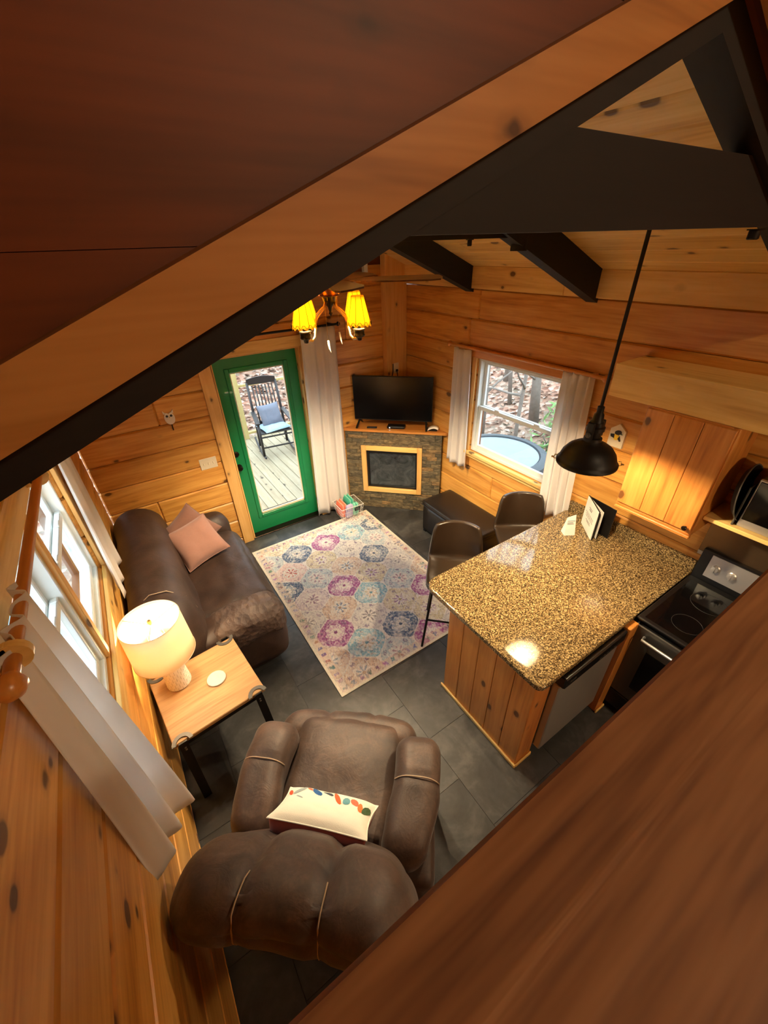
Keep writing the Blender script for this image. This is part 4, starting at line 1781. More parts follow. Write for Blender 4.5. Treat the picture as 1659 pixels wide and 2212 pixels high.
k = MB()
for zz, xa, xb in ((.148, .03, .085), (.131, .035, .09)):
    k.tube([(xa + (xb - xa) * j / 12, -.134, zz + .003 * math.sin(j * 2.3)) for j in range(13)], .0008, 4)
obj('tag_lettering', k, M['white_wire'], tg)
def folded(label, loc, rx, rz, half, mats, stripes):
    t = thing('folded_throw', label, 'blanket', loc, rz, 'folded throws in the wire basket')
    X_ = Matrix.Rotation(rx, 4, 'X')
    k = MB()
    k.M = X_
    k.rounded((0, 0, half[2]), half, min(half) * .75, 10, lambda q: wr_soft(q), puff=.004)
    obj('fold', k, mats[0], t, True)
    for x_ in stripes:
        q = MB()
        q.M = X_
        w_ = .006
        q.box(x_ - w_, x_ + w_, -half[1] - .0045, half[1] + .0045, .02, half[2] * 2 + .006, .004)
        obj('stripe', q, mats[1], t)
    return t


def wr_soft(p):
    return Vector(p) + mnoise.noise_vector(Vector(p) * 22) * .004


folded('coral striped throw folded at the left of the wire basket', (1.838, 3.90, .022), math.radians(6), .05, (.042, .075, .10), (M['coral'], M['coral_l']), (-.018, .022))
folded('lavender throw folded at the front of the wire basket', (1.893, 3.81, .022), math.radians(10), .12, (.046, .030, .095), (M['lavender'], M['lavender']), ())
folded('sea green striped throw folded in the middle of the wire basket', (1.945, 3.905, .022), math.radians(4), 0, (.046, .075, .115), (M['sea'], M['sea_l']), (-.012, .026))
folded('mint green throw folded at the right of the wire basket', (1.988, 3.815, .022), math.radians(8), -.1, (.036, .032, .09), (M['sea_l'], M['sea']), (.0,))

# ------------------------------------------------------------------ rug
RX0, RX1, RY0, RY1 = .650, 2.160, 1.715, 3.838
NU, NV = 300, 420
u = np.linspace(0, 1, NU)
v = np.linspace(0, 1, NV)
U, V = np.meshgrid(u, v)
X = RX0 + (RX1 - RX0) * U
Y = RY0 + (RY1 - RY0) * V
cells = [(1.42, 3.52, 'M'), (1.06, 3.52, 'N'), (1.76, 3.52, 'T'), (2.07, 3.53, 'N'), (1.58, 3.27, 'G'), (1.77, 3.03, 'N'), (1.24, 3.27, 'Y'),
         (1.42, 3.02, 'P'), (1.07, 3.03, 'B'), (.88, 3.26, 'R'), (1.58, 2.78, 'Y'), (1.94, 2.78, 'G'), (1.25, 2.77, 'M'), (1.42, 2.53, 'T'),
         (.74, 3.02, 'N'), (.90, 2.78, 'V'), (1.60, 2.29, 'Y'), (1.94, 2.30, 'M'), (1.77, 2.54, 'B'), (1.07, 2.53, 'P'), (1.25, 2.29, 'G'),
         (1.43, 2.04, 'N'), (.90, 2.29, 'M'), (1.07, 2.04, 'T'), (.74, 2.53, 'G'), (1.77, 2.04, 'Y'), (.90, 1.80, 'P'), (.72, 2.04, 'P'),
         (1.25, 1.80, 'B'), (.90, 3.77, 'Y'), (1.24, 3.77, 'Y'), (1.59, 3.77, 'G'), (1.94, 3.77, 'B'), (1.94, 3.27, 'B'), (2.11, 3.03, 'G'),
         (2.11, 2.54, 'P'), (.72, 3.52, 'B'), (1.60, 1.80, 'M'), (1.94, 1.80, 'G'), (2.11, 2.04, 'V')]
pal = {'M': ((150, 62, 128), (206, 160, 190)), 'N': ((58, 84, 118), (150, 166, 178)), 'T': ((110, 176, 196), (190, 214, 214)),
       'G': ((176, 176, 172), (222, 218, 206)), 'Y': ((202, 184, 130), (226, 216, 184)), 'P': ((204, 160, 122), (226, 204, 178)),
       'B': ((150, 182, 192), (212, 218, 212)), 'R': ((206, 110, 104), (216, 206, 196)), 'V': ((182, 158, 172), (222, 212, 206))}
CX = np.array([c[0] for c in cells])
CY = np.array([c[1] for c in cells])
D = np.sqrt((X[..., None] - CX) ** 2 + ((Y[..., None] - CY) * 1.0) ** 2)
order = np.argsort(D, axis=-1)
i0 = order[..., 0]
d0 = np.take_along_axis(D, order[..., :1], -1)[..., 0]
d1 = np.take_along_axis(D, order[..., 1:2], -1)[..., 0]
ang = np.arctan2(Y - CY[i0], X - CX[i0])
def fnoise(x, y, s, seed):
    rg_ = np.random.RandomState(seed)
    n_ = 96
    g = rg_.rand(n_, n_)
    gx, gy = (x * s) % n_, (y * s) % n_
    ix_, iy_ = gx.astype(int), gy.astype(int)
    fx, fy = gx - ix_, gy - iy_
    fx, fy = fx * fx * (3 - 2 * fx), fy * fy * (3 - 2 * fy)
    a = g[ix_ % n_, iy_ % n_]
    b_ = g[(ix_ + 1) % n_, iy_ % n_]
    c = g[ix_ % n_, (iy_ + 1) % n_]
    d = g[(ix_ + 1) % n_, (iy_ + 1) % n_]
    return (a * (1 - fx) + b_ * fx) * (1 - fy) + (c * (1 - fx) + d * fx) * fy
n_a = fnoise(X + 3, Y + 7, 55, 1)
n_b = fnoise(X * 1.3 + 5, Y * .7, 120, 2)
n_c = fnoise(X, Y, 14, 3)
A = np.array([[x / 255 for x in pal[c[2]][0]] for c in cells])[i0]
B = np.array([[x / 255 for x in pal[c[2]][1]] for c in cells])[i0]
kind = np.array([(hash(c[2]) * 0 + i * 7 + ord(c[2])) % 3 for i, c in enumerate(cells)])[i0]
cream = np.array([236, 230, 220]) / 255
img = np.ones(X.shape + (3,)) * cream
r = d0 / .175
edge = (d1 - d0)
# body of each medallion: outer ring strong, middle paler, flower in the centre
sc8 = np.cos(ang * 8)
rim_r = .90 + .05 * np.abs(np.cos(ang * 4))
ringm = ((r > .52 + .05 * sc8) & (r < rim_r) & (edge > .008)).astype(float)
lace = .80 + .20 * np.clip(np.cos(ang * 16) * np.cos((r - .7) * 30) * 2.0, -1, 1)
strength = np.array([{'M': .9, 'N': .92, 'T': .78, 'R': .3, 'V': .5, 'G': .38, 'Y': .62, 'P': .6, 'B': .6}[c[2]] for c in cells])[i0]
blot = np.clip((.5 * n_a + .5 * n_b - .16) * 3.0, .18, 1)
wgt = ringm * strength * blot * lace
img = img * (1 - wgt[..., None]) + A * wgt[..., None]
outl = (np.abs(r - rim_r) < .035) | (np.abs(r - (.52 + .05 * sc8)) < .03)
ow = outl * strength * .75 * np.clip((n_b - .2) * 3, 0, 1)
img = img * (1 - ow[..., None]) + A * .85 * ow[..., None]
inner = ((r <= .50) & (r > .26)).astype(float) * .8 * np.clip((n_b - .25) * 3, 0, 1)
img = img * (1 - inner[..., None]) + B * inner[..., None]
# petals
pet = (np.cos(ang * 8) > .1) & (r > .10) & (r < .30 + .10 * np.cos(ang * 8))
petw = pet * .75 * np.clip((n_a - .15) * 3, 0, 1)
cc = np.array([{'M': (236, 226, 216), 'N': (190, 190, 176), 'T': (196, 182, 150), 'R': (190, 78, 70), 'V': (150, 110, 130), 'G': (120, 112, 112),
                'Y': (150, 110, 150), 'P': (110, 130, 150), 'B': (170, 128, 140)}[c[2]] for c in cells])[i0] / 255
img = img * (1 - petw[..., None]) + cc * petw[..., None]
dot = (r < .09).astype(float) * .8
img = img * (1 - dot[..., None]) + A * .8 * dot[..., None]
# small florets round the ring
flo = (np.cos(ang * 6 + i0) > .55) & (np.abs(r - .72) < .07)
fw = flo * .6 * (n_b > .4)
tint = np.where((i0 % 2 == 0)[..., None], np.array([120, 100, 130]) / 255, np.array([226, 214, 196]) / 255)
img = img * (1 - fw[..., None]) + tint * fw[..., None]
# scattered dark speckles and thin pale outline between cells
lines = np.clip(1 - edge / .012, 0, 1) * .8
img = img * (1 - lines[..., None]) + cream * lines[..., None]
spk = ((n_b > .74) & (n_a > .5)).astype(float) * .55
spc = np.stack([.42 + .2 * n_c, .38 + .1 * n_a, .46 + .1 * n_b], -1)
img = img * (1 - spk[..., None]) + spc * spk[..., None]
# distressed fading
fade = np.clip((n_c - .55) * 1.6, .02, .4)
img = img * (1 - fade[..., None]) + cream * fade[..., None]
# border band with small repeating motifs and cream selvedge
bd = np.minimum(np.minimum(X - RX0, RX1 - X), np.minimum(Y - RY0, RY1 - Y))
bz = (bd < .095) & (bd > .022)
along = np.where(np.minimum(X - RX0, RX1 - X) < np.minimum(Y - RY0, RY1 - Y), Y, X)
bcol = np.array([218, 196, 176]) / 255 * (.92 + .16 * n_c[..., None])
mot = (np.abs(((along / .075) % 1) - .5) < .24 * (n_a + .3)) & (np.abs(bd - .058) < .022)
mcol = np.stack([.50 + .22 * np.sin(along * 31), .40 + .08 * np.sin(along * 17), .48 + .18 * np.cos(along * 23)], -1)
bimg = np.where((mot & (n_b > .3))[..., None], mcol, bcol)
mixb = bz * (.35 + .35 * n_c)
img = img * (1 - mixb[..., None]) + bimg * mixb[..., None]
img[bd <= .022] = np.array([232, 222, 200]) / 255
thread = .94 + .12 * fnoise(X * 3, Y * .5, 160, 9)
img = np.clip(img * thread[..., None], 0, 1)
linc = np.where(img <= .04045, img / 12.92, ((img + .055) / 1.055) ** 2.4)
rug = thing('area_rug', 'pastel multicoloured rug with faded hexagon medallions on the slate floor', 'rug', ((RX0 + RX1) / 2, (RY0 + RY1) / 2, 0))
k = MB()
zz = .0095 + .0012 * (n_a - .5)
cxr, cyr = (RX0 + RX1) / 2, (RY0 + RY1) / 2
k.v = [(float(a) - cxr, float(b_) - cyr, float(c)) for a, b_, c in zip(X.ravel(), Y.ravel(), zz.ravel())]
k.f = [(j * NU + i, j * NU + i + 1, (j + 1) * NU + i + 1, (j + 1) * NU + i) for j in range(NV - 1) for i in range(NU - 1)]
k.m = [0] * len(k.f)
def rug_mat():
    p = NT('printed_rug_pile')
    at_ = p.n('VertexColor')
    at_.layer_name = 'print'
    v_ = p.coords(False)
    hs = p.n('HueSaturation')
    hs.inputs['Saturation'].default_value = 1.05
    p.l(p.math('MULTIPLY_ADD', p.noise(v_, 420, 2), .3, .85), hs.inputs['Value'])
    p.l(at_.outputs[0], hs.inputs['Color'])
    p.l(hs.outputs[0], p.b.inputs['Base Color'])
    p.setp(Roughness=.95)
    p.bump(p.noise(v_, 420, 2), .4, .003)
    return p.m
M['rug'] = rug_mat()
po = obj('pile', k, M['rug'], rug, True)
ca = po.data.color_attributes.new('print', 'FLOAT_COLOR', 'POINT')
buf = np.ones((NU * NV, 4), dtype=np.float32)
buf[:, :3] = linc.reshape(-1, 3)
ca.data.foreach_set('color', buf.ravel())
k = MB()
k.box(RX0 - cxr, RX1 - cxr, RY0 - cyr, RY1 - cyr, .0006, .0085)
obj('backing', k, M['white_cloth'], rug)

# ------------------------------------------------------------------ loveseat
sofa = thing('reclining_loveseat', 'dark brown leather loveseat along the left wall under the window', 'sofa', (.02, 3.12, 0))
SO = Vector((.02, 3.12, 0))
def wr(p, s, a, seed=0.0):
    v_ = mnoise.noise_vector(Vector((p[0] * s + seed, p[1] * s, p[2] * s)))
    return Vector(p) + v_ * a
k = MB()
k.rounded((.0, .0, .19), (.43, .82, .16), .05, 8)
obj('base', k, M['sofa'], sofa, True)
def seat_fn(q):
    q = wr(q, 9, .012, 3)
    q.z += .025 * math.sin(max(0, min(1, (q.x + .33) / .66)) * PI)
    return q
k = MB()
k.rounded((.17, .02, .385), (.345, .60, .115), .10, 26, seat_fn, puff=.02)
obj('seat_cushion', k, M['sofa'], sofa, True)
def back_fn(q):
    q = wr(q, 5, .014, 8)
    q.x -= .05 * (q.z / .36)
    s_ = abs(q.y + .42)
    q.x -= 0
    # seam near the near end
    f = math.exp(-((q.y + .60) / .018) ** 2)
    q.x -= .010 * f * (1 if q.x > 0 else -1)
    q.z -= .010 * f * (1 if q.z > 0 else 0)
    return q
k = MB()
k.rounded((-.245, -.03, .60), (.20, .875, .355), .19, 30, back_fn)
obj('backrest', k, M['sofa'], sofa, True)
for nm, yc, sd in (('armrest', -.735, 1), ('armrest', .735, 5)):
    def arm_fn(q, sd=sd):
        q = wr(q, 8, .012, sd)
        q.z += .03 * math.sin(max(0, min(1, (q.x + .3) / .62)) * PI)
        return q
    k = MB()
    k.rounded((.16, yc, .335), (.33, .14, .28), .12, 18, arm_fn)
    ar = obj(nm, k, M['sofa'], sofa, True)
def cov_fn(q):
    q = wr(q, 8, .012, 1)
    q = wr(q, 30, .006, 4)
    q.z += .03 * math.sin(max(0, min(1, (q.x + .3) / .62)) * PI)
    if q.z < -.10:
        q.y *= 1.03 + .05 * math.sin(q.x * 26)
    return q
k = MB()
k.rounded((.215, -.735, .475), (.285, .158, .155), .12, 24, cov_fn)
obj('arm_cover', k, M['sofa_cover'], sofa, True, 'quilted brown cover over the near arm')
for sx in (-1, 1):
    for sy in (-1, 1):
        k = MB()
        k.box(sx * .36 - .03, sx * .36 + .03, sy * .72 - .03, sy * .72 + .03, 0, .05)
        obj('foot', k, M['black_plastic'], sofa)
k = MB()
k.tube([(-.43, -.60, .78), (-.40, -.60, .90), (-.30, -.603, .965), (-.20, -.60, .945), (-.10, -.60, .84), (-.06, -.60, .70)], .003, 6)
obj('seam', k, M['stitch'], sofa, True)


def pillow(name, label, c, e1, e2, w, h, th, mats, seed=0, expo=(.6, .6), ths=None):
    e1 = Vector(e1).normalized()
    e2 = Vector(e2)
    e2 = (e2 - e1 * e2.dot(e1)).normalized()
    nrm = e1.cross(e2)
    t = thing(name, label, 'pillow', c)
    def surf(sgn):
        def f(u, v_):
            a, b_ = u * 2 - 1, v_ * 2 - 1
            pa = w / 2 * a * (1 - .075 * (1 - b_ * b_) * abs(a))
            pb = h / 2 * b_ * (1 - .075 * (1 - a * a) * abs(b_))
            tt = th / 2 if ths is None else (ths[0] if sgn > 0 else ths[1])
            t_ = tt * ((1 - a ** 4) * (1 - b_ ** 4)) ** (expo[0] if sgn > 0 else expo[1])
            t_ += .006 * mnoise.noise(Vector((a * 3 + seed, b_ * 3, sgn))) * (1 - a ** 4) * (1 - b_ ** 4)
            return e1 * pa + e2 * pb + nrm * (t_ * sgn)
        return f
    for sgn, nm, m in ((1, 'front_cover', mats[0]), (-1, 'back_cover', mats[1])):
        k = MB()
        k.grid(26, 26, surf(sgn))
        if sgn < 0:
            k.f = [q[::-1] for q in k.f]
        obj(nm, k, m, t, True)
    k = MB()
    f = surf(0)
    rim = [f(i / 20, 0) for i in range(20)] + [f(1, i / 20) for i in range(20)] + [f(1 - i / 20, 1) for i in range(20)] + [f(0, 1 - i / 20) for i in range(20)]
    k.tube(rim, .0035, 5, True)
    obj('edge_seam', k, mats[1], t, True)
    return t, surf(1), surf(-1), nrm


d1, d2 = Vector((.237, .42, .33)), Vector((.45, -.16, -.17))
pillow('throw_pillow', 'dusty pink square cushion in front on the loveseat', (.135, 3.37, .69), (d2 - d1), (d1 + d2), .40, .40, .15, (M['pink'], M['pink']), 2)
pillow('throw_pillow', 'deeper pink cushion half hidden behind the other one on the loveseat', (.13, 3.56, .70), (Vector((.5, .0, -.1)) - Vector((.05, .35, .45))), (Vector((.5, .0, -.1)) + Vector((.05, .35, .45))), .38, .38, .13, (M['pink2'], M['pink2']), 5)

# ------------------------------------------------------------------ recliner
RZ = math.atan2(-.65, .757)
rec = thing('recliner', 'large brown suede recliner turned towards the television in the foreground', 'recliner', (.23, .922, 0), RZ)
RM = M['recliner']
k = MB()
k.rounded((0, -.03, .20), (.38, .38, .15), .04, 8)
obj('base', k, RM, rec, True)
def rs_fn(q):
    q = wr(q, 6, .012, 12)
    q.z += .018 * math.cos(q.x * 4)
    return q
k = MB()
k.rounded((0, .10, .385), (.315, .37, .105), .08, 26, rs_fn, puff=.02)
obj('seat_cushion', k, RM, rec, True)
def ft_fn(q):
    q = wr(q, 6, .012, 21)
    for xs in (-.14, .14):
        q.y -= .012 * math.exp(-((q.x - xs) / .02) ** 2) * (1 if q.y > 0 else 0)
        q.z -= .010 * math.exp(-((q.x - xs) / .02) ** 2) * (1 if q.z > 0 else 0)
    q.y -= .05 * (abs(q.x) / .41) ** 3
    return q
k = MB()
k.rounded((-.02, .44, .315), (.415, .10, .165), .085, 28, ft_fn)
obj('footrest', k, RM, rec, True)
for sx in (-1, 1):
    def arm_fn(q, sx=sx):
        q = wr(q, 6, .012, 30 + sx)
        q.x += -sx * (.06 * (-q.y / .30) if q.y < 0 else 0)
        q.x *= 1 + .06 * (q.y / .3)
        q.z += .02 * math.cos(q.y * 5)
        f = math.exp(-((q.y - .05) / .012) ** 2)
        q.z -= .008 * f * (1 if q.z > 0 else 0)
        return q
    k = MB()
    k.rounded((sx * .405, .065, .52), (.118, .285, .10), .085, 26, arm_fn)
    ap = obj('arm_pad', k, RM, rec, True)
    k = MB()
    pts = []
    for i in range(13):
        a = -1 + 2 * i / 12
        pts.append((sx * .405 + a * .112, .115, .62 + .019 - .055 * abs(a) ** 3.5 + .003))
    k.tube(pts, .0035, 6)
    obj('stitching', k, M['stitch'], ap, True)
    k = MB()
    k.rounded((sx * .405, .03, .255), (.10, .29, .215), .05, 10, lambda q, s_=sx: wr(q, 6, .008, 40 + s_))
    obj('arm_side', k, RM, rec, True)
def bk_fn(q):
    q = wr(q, 4.5, .016, 50)
    zz = q.z / .33
    # three padded channels
    pin = sum(math.exp(-((q.x - xs) / .03) ** 2) for xs in (-.155, .135))
    q.y += .016 * pin * (1 if q.y < -.02 else -1.6 if q.y > .02 else 0)
    q.z -= .022 * pin * (1 if zz > .4 else 0)
    q.y -= .10 * zz                      # reclined
    q.x *= 1 - .05 * max(0, zz) ** 3
    if zz > 0:
        q.y -= .03 * zz * zz
    q.y -= .04 * (abs(q.x) / .45) ** 2
    return q
k = MB()
k.rounded((-.02, -.36, .70), (.44, .155, .33), .15, 40, bk_fn, puff=.02)
bo = obj('backrest', k, RM, rec, True)
back_verts = [Vector(p) for p in k.v]
for xs in (-.155, .135):
    col_ = [p for p in back_verts if abs(p.x - (xs - .02)) < .016]
    bins = {}
    for p in col_:
        cen = -.36 - .10 * (p.z - .70) / .33
        if p.y < cen + .03 or p.z > .98:
            key = round((math.atan2(p.z - .78, -(p.y - cen))) * 9)
            q = bins.get(key)
            d = (p.y - cen) ** 2 + (p.z - .78) ** 2
            if q is None or d > q[0]:
                bins[key] = (d, p)
    pts = [bins[key][1] for key in sorted(bins)]
    pts = [Vector((xs - .02, p.y, p.z)) + Vector((0, p.y + .40, p.z - .78)).normalized() * .0015 for p in pts]
    if len(pts) > 2:
        k = MB()
        k.tube(pts, .0028, 6)
        obj('stitching', k, M['stitch'], bo, True)
for sx in (-1, 1):
    for sy in (-1, 1):
        k = MB()
        k.box(sx * .32 - .03, sx * .32 + .03, sy * .3 - .06, sy * .3, 0, .055)
        obj('foot', k, M['black_plastic'], rec)

# lumbar pillow with feather print
Rm = Matrix.Translation((.23, .922, 0)) @ Matrix.Rotation(RZ, 4, 'Z')
pc = Rm @ Vector((-.005, -.105, .70))
ex = Rm.to_3x3() @ Vector((1, -.07, 0))
ey = Rm.to_3x3() @ Vector((0, -.66, .62))
pt, _sf, surf, nrm = pillow('lumbar_pillow', 'white lumbar pillow with feather prints and a rust red back on the recliner', pc, ex, ey, .45, .27, .12, (M['rust'], M['white_cloth']), 9, (.2, .6), (.10, .045))
nrm = -nrm
pr = random.Random(4)
fcols = [plain('feather_%d' % i, c, .8) for i, c in enumerate(((206, 84, 50), (150, 164, 164), (40, 92, 150), (60, 70, 80), (214, 96, 50), (96, 150, 160), (222, 110, 80), (230, 120, 60), (60, 84, 50)))]
for i, (a, b_, ln, wd_, ro, ci) in enumerate(((.06, .22, .05, .016, 1.2, 0), (.16, .16, .075, .026, 2.2, 1), (.27, .10, .03, .012, .4, 6), (.36, .16, .07, .03, .9, 2), (.48, .13, .05, .02, .5, 3),
                                             (.60, .24, .085, .02, 1.1, 4), (.70, .26, .05, .03, 1.5, 5), (.79, .22, .045, .028, .8, 6), (.87, .32, .055, .022, 1.4, 7), (.94, .30, .06, .03, 2.0, 8), (.20, .40, .04, .01, .5, 1))):
    n_ = 10
    k = MB()
    vs = []
    c_, s_ = math.cos(ro), math.sin(ro)
    ln, wd_, b_ = ln * 1.25, wd_ * 1.25, b_ + .12
    for j in range(n_):
        t_ = 2 * PI * j / n_
        lx, ly = ln / 2 * math.cos(t_), wd_ / 2 * math.sin(t_)
        uu = a + (lx * c_ - ly * s_) / .45
        vv = b_ + (lx * s_ + ly * c_) / .27
        uu, vv = max(.01, min(.99, uu)), max(.01, min(.99, vv))
        vs.append(surf(uu, vv) + nrm * .0012)
    cc_ = surf(max(.01, min(.99, a)), max(.01, min(.99, b_))) + nrm * .0025
    k.add(vs + [cc_], [((j + 1) % n_, j, n_) for j in range(n_)])
    obj('feather_print', k, fcols[ci], pt)

# ------------------------------------------------------------------ end table
TZ = .58
et = thing('end_table', 'oak topped end table with black iron legs between loveseat and recliner', 'end table', (-.15, 1.935, 0), math.radians(6))
k = MB()
k.box(-.275, .275, -.265, .265, TZ - .028, TZ, .004)
obj('table_top', k, M['oak'], et)
for (p, q_, r, s) in ((-.255, .255, -.25, -.235), (-.255, .255, .235, .25), (-.255, -.24, -.235, .235), (.24, .255, -.235, .235)):
    k = MB()
    k.box(p, q_, r, s, TZ - .075, TZ - .0285)
    obj('apron', k, M['black_metal'], et)
for sx in (-1, 1):
    for sy in (-1, 1):
        k = MB()
        x_, y_ = sx * .225, sy * .278
        k.beam((x_ + sx * .02, y_ + sy * .02, 0), (x_, y_, TZ + .006), .045, .008, up=(0, 1, 0))
        k.beam((x_ + sx * .042, y_ + sy * .0, 0), (x_ + sx * .022, y_ - sy * .02, TZ - .03), .008, .045, up=(0, 1, 0))
        lg = obj('leg', k, M['black_metal'], et)
        # horseshoe strap lying on the top
        k = MB()
        inn, outr, pts = .035, .058, 12
        vs, fs = [], []
        for i in range(pts + 1):
            a = PI * i / pts
            for rr_ in (inn, outr):
                for hz in (TZ + .0005, TZ + .006):
                    vs.append((x_ + rr_ * math.cos(a), y_ - sy * .014 - sy * (rr_ * math.sin(a) - .012), hz))
        for i in range(pts):
            b0 = i * 4
            fs += [(b0, b0 + 2, b0 + 6, b0 + 4), (b0 + 1, b0 + 5, b0 + 7, b0 + 3), (b0, b0 + 4, b0 + 5, b0 + 1), (b0 + 2, b0 + 3, b0 + 7, b0 + 6)]
        k.add(vs, fs)
        obj('strap', k, M['iron_grey'], lg, label='grey horseshoe iron strap')
        for zz_ in (TZ - .04, TZ - .06):
            k = MB()
            k.M = Matrix.Translation((x_, y_ + sy * .006, zz_)) @ Matrix.Rotation(sy * -PI / 2, 4, 'X')
            k.lathe([(.006, 0), (.005, .004), (.001, .005)], 10)
            obj('rivet', k, M['iron_grey'], lg)
# coaster
co = thing('coaster', 'round white ridged coaster on the end table', 'coaster', (-.083, 1.94, TZ + .0005))
k = MB()
k.lathe([(.001, 0), (.055, 0), (.058, .003), (.057, .009), (.054, .010), (.052, .008), (.046, .0085), (.044, .0075), (.036, .0085), (.034, .0075), (.026, .0085), (.024, .0075), (.016, .0085), (.014, .0075), (.001, .0085)], 40)
obj('disc', k, M['coaster'], co, 'auto')
# table lamp
LX, LY = -.285, 2.055
lp = thing('table_lamp', 'lit table lamp with a white drum shade and ridged ivory base', 'table lamp', (LX, LY, TZ + .0005))
k = MB()
prof = [(.001, 0), (.066, 0), (.072, .006)]
for i in range(9):
    z0_ = .008 + i * .028
    r0 = .073 - .0016 * i
    prof += [(r0 - .003, z0_), (r0, z0_ + .004), (r0 - .0015, z0_ + .025)]
prof += [(.052, .265), (.02, .272), (.012, .28)]
k.lathe(prof, 40)
obj('base', k, M['lamp_base'], lp, 'auto')
k = MB()
k.lathe([(.010, .27), (.010, .33), (.019, .335), (.019, .385), (.012, .39)], 16)
obj('socket', k, M['brass'], lp, 'auto')
SH0, SH1 = .285, .565
k = MB()
k.grid(56, 4, lambda u, v_: (lerp(.170, .160, v_) * math.cos(2 * PI * u), lerp(.170, .160, v_) * math.sin(2 * PI * u), lerp(SH0, SH1, v_)), wrap=True)
shd = obj('drum_shade', k, M['lampshade'], lp, True)
solidify(shd, .002)
for zz_, rr_ in ((SH0, .170), (SH1, .160)):
    k = MB()
    k.tube([(rr_ * math.cos(2 * PI * i / 48), rr_ * math.sin(2 * PI * i / 48), zz_) for i in range(48)], .0028, 6, True)
    obj('shade_rim', k, M['lampshade'], shd, True)
k = MB()
for i in range(3):
    a = 2 * PI * i / 3 + .4
    k.tube([(0, 0, SH1 - .03), (.159 * math.cos(a), .159 * math.sin(a), SH1 - .006)], .0016, 5)
obj('spider_fitting', k, M['brass'], lp)
k = MB()
k.tube([(.013, 0, .385), (.045, 0, .43), (.04, 0, .50), (0, 0, SH1 - .03), (-.04, 0, .50), (-.045, 0, .43), (-.013, 0, .385)], .0016, 5)
obj('harp', k, M['brass'], lp)
k = MB()
k.lathe([(.006, SH1 - .03), (.006, SH1 - .022), (.011, SH1 - .018), (.012, SH1 - .004), (.008, SH1 + .004), (.001, SH1 + .006)], 14)
obj('finial', k, M['brass'], lp, 'auto')
bulb('light_bulb', lp, .032, (0, 0, .432), LAMP_W, 'table_bulb_glow')

# ------------------------------------------------------------------ unseen lamps added as fill: loft and kitchen
def added_fill_light(label, loc, watts, mat):
    t = thing('added_fill_light', label, 'ceiling light', loc)
    k = MB()
    k.lathe([(.14, 0), (.14, -.02), (.12, -.025)], 28)
    obj('base', k, M['bronze'], t, 'auto')
    r_ = .11
    k = MB()
    k.lathe([(r_, -.026), (r_ * .95, -.05), (r_ * .7, -.08), (r_ * .35, -.095), (.001, -.10)], 28)
    obj('glass_bowl', k, emis(mat, WARM, watts / (.05 * PI)), t, True)


added_fill_light('added fill light on the loft ceiling', (1.5, -1.5, 3.999), LOFT_FILL_W, 'loft_fill_glow')
added_fill_light('added fill light over the kitchen floor', (2.0, -.9, 2.019), KITCH_FILL_W, 'kitchen_fill_glow')

# ------------------------------------------------------------------ outside: porch
porch = sthing('floor_porch', (1.5, 4.3, -.10))
k = MB()
k.box(-1.0, 1.5, 0, 3.2, -.12, -.03)
obj('joists', k, M['post_wood'], porch)
x = -.6
while x < 2.6:
    k = MB()
    k.box(x + .003, x + .137, 0, 3.2, -.028, 0, .004)
    obj('deck_board', k, M['deck'], porch)
    x += .14
sd = sthing('floor_added_side_deck', (-.64, 1.5, -.10))  # added deck, its grey-blue boards brighten the view through the left window
k = MB()
k.box(-2.4, 0, -1.5, 3.0, -.12, -.03)
obj('joists', k, M['post_wood'], sd)
x = -2.38
while x < -.14:
    k = MB()
    k.box(x + .003, x + .137, -1.5, 3.0, -.028, 0, .004)
    obj('deck_board', k, M['added_deck'], sd)
    x += .14
rl = thing('porch_railing', 'pine porch railing with square posts behind the rocking chair', 'railing', (1.7, 7.42, -.10))
for xx in (-1.9, .0, 1.9):
    k = MB()
    k.box(xx - .05, xx + .05, -.05, .05, 0, 2.6, .004)
    obj('post', k, M['post_wood'], rl)
for zz_, w_ in ((.95, .04), (.08, .04)):
    for xa, xb in ((-1.85, -.05), (.05, 1.85)):
        k = MB()
        k.box(xa, xb, -.035, .035, zz_, zz_ + w_, .003)
        obj('rail', k, M['post_wood'], rl)
    k = MB()


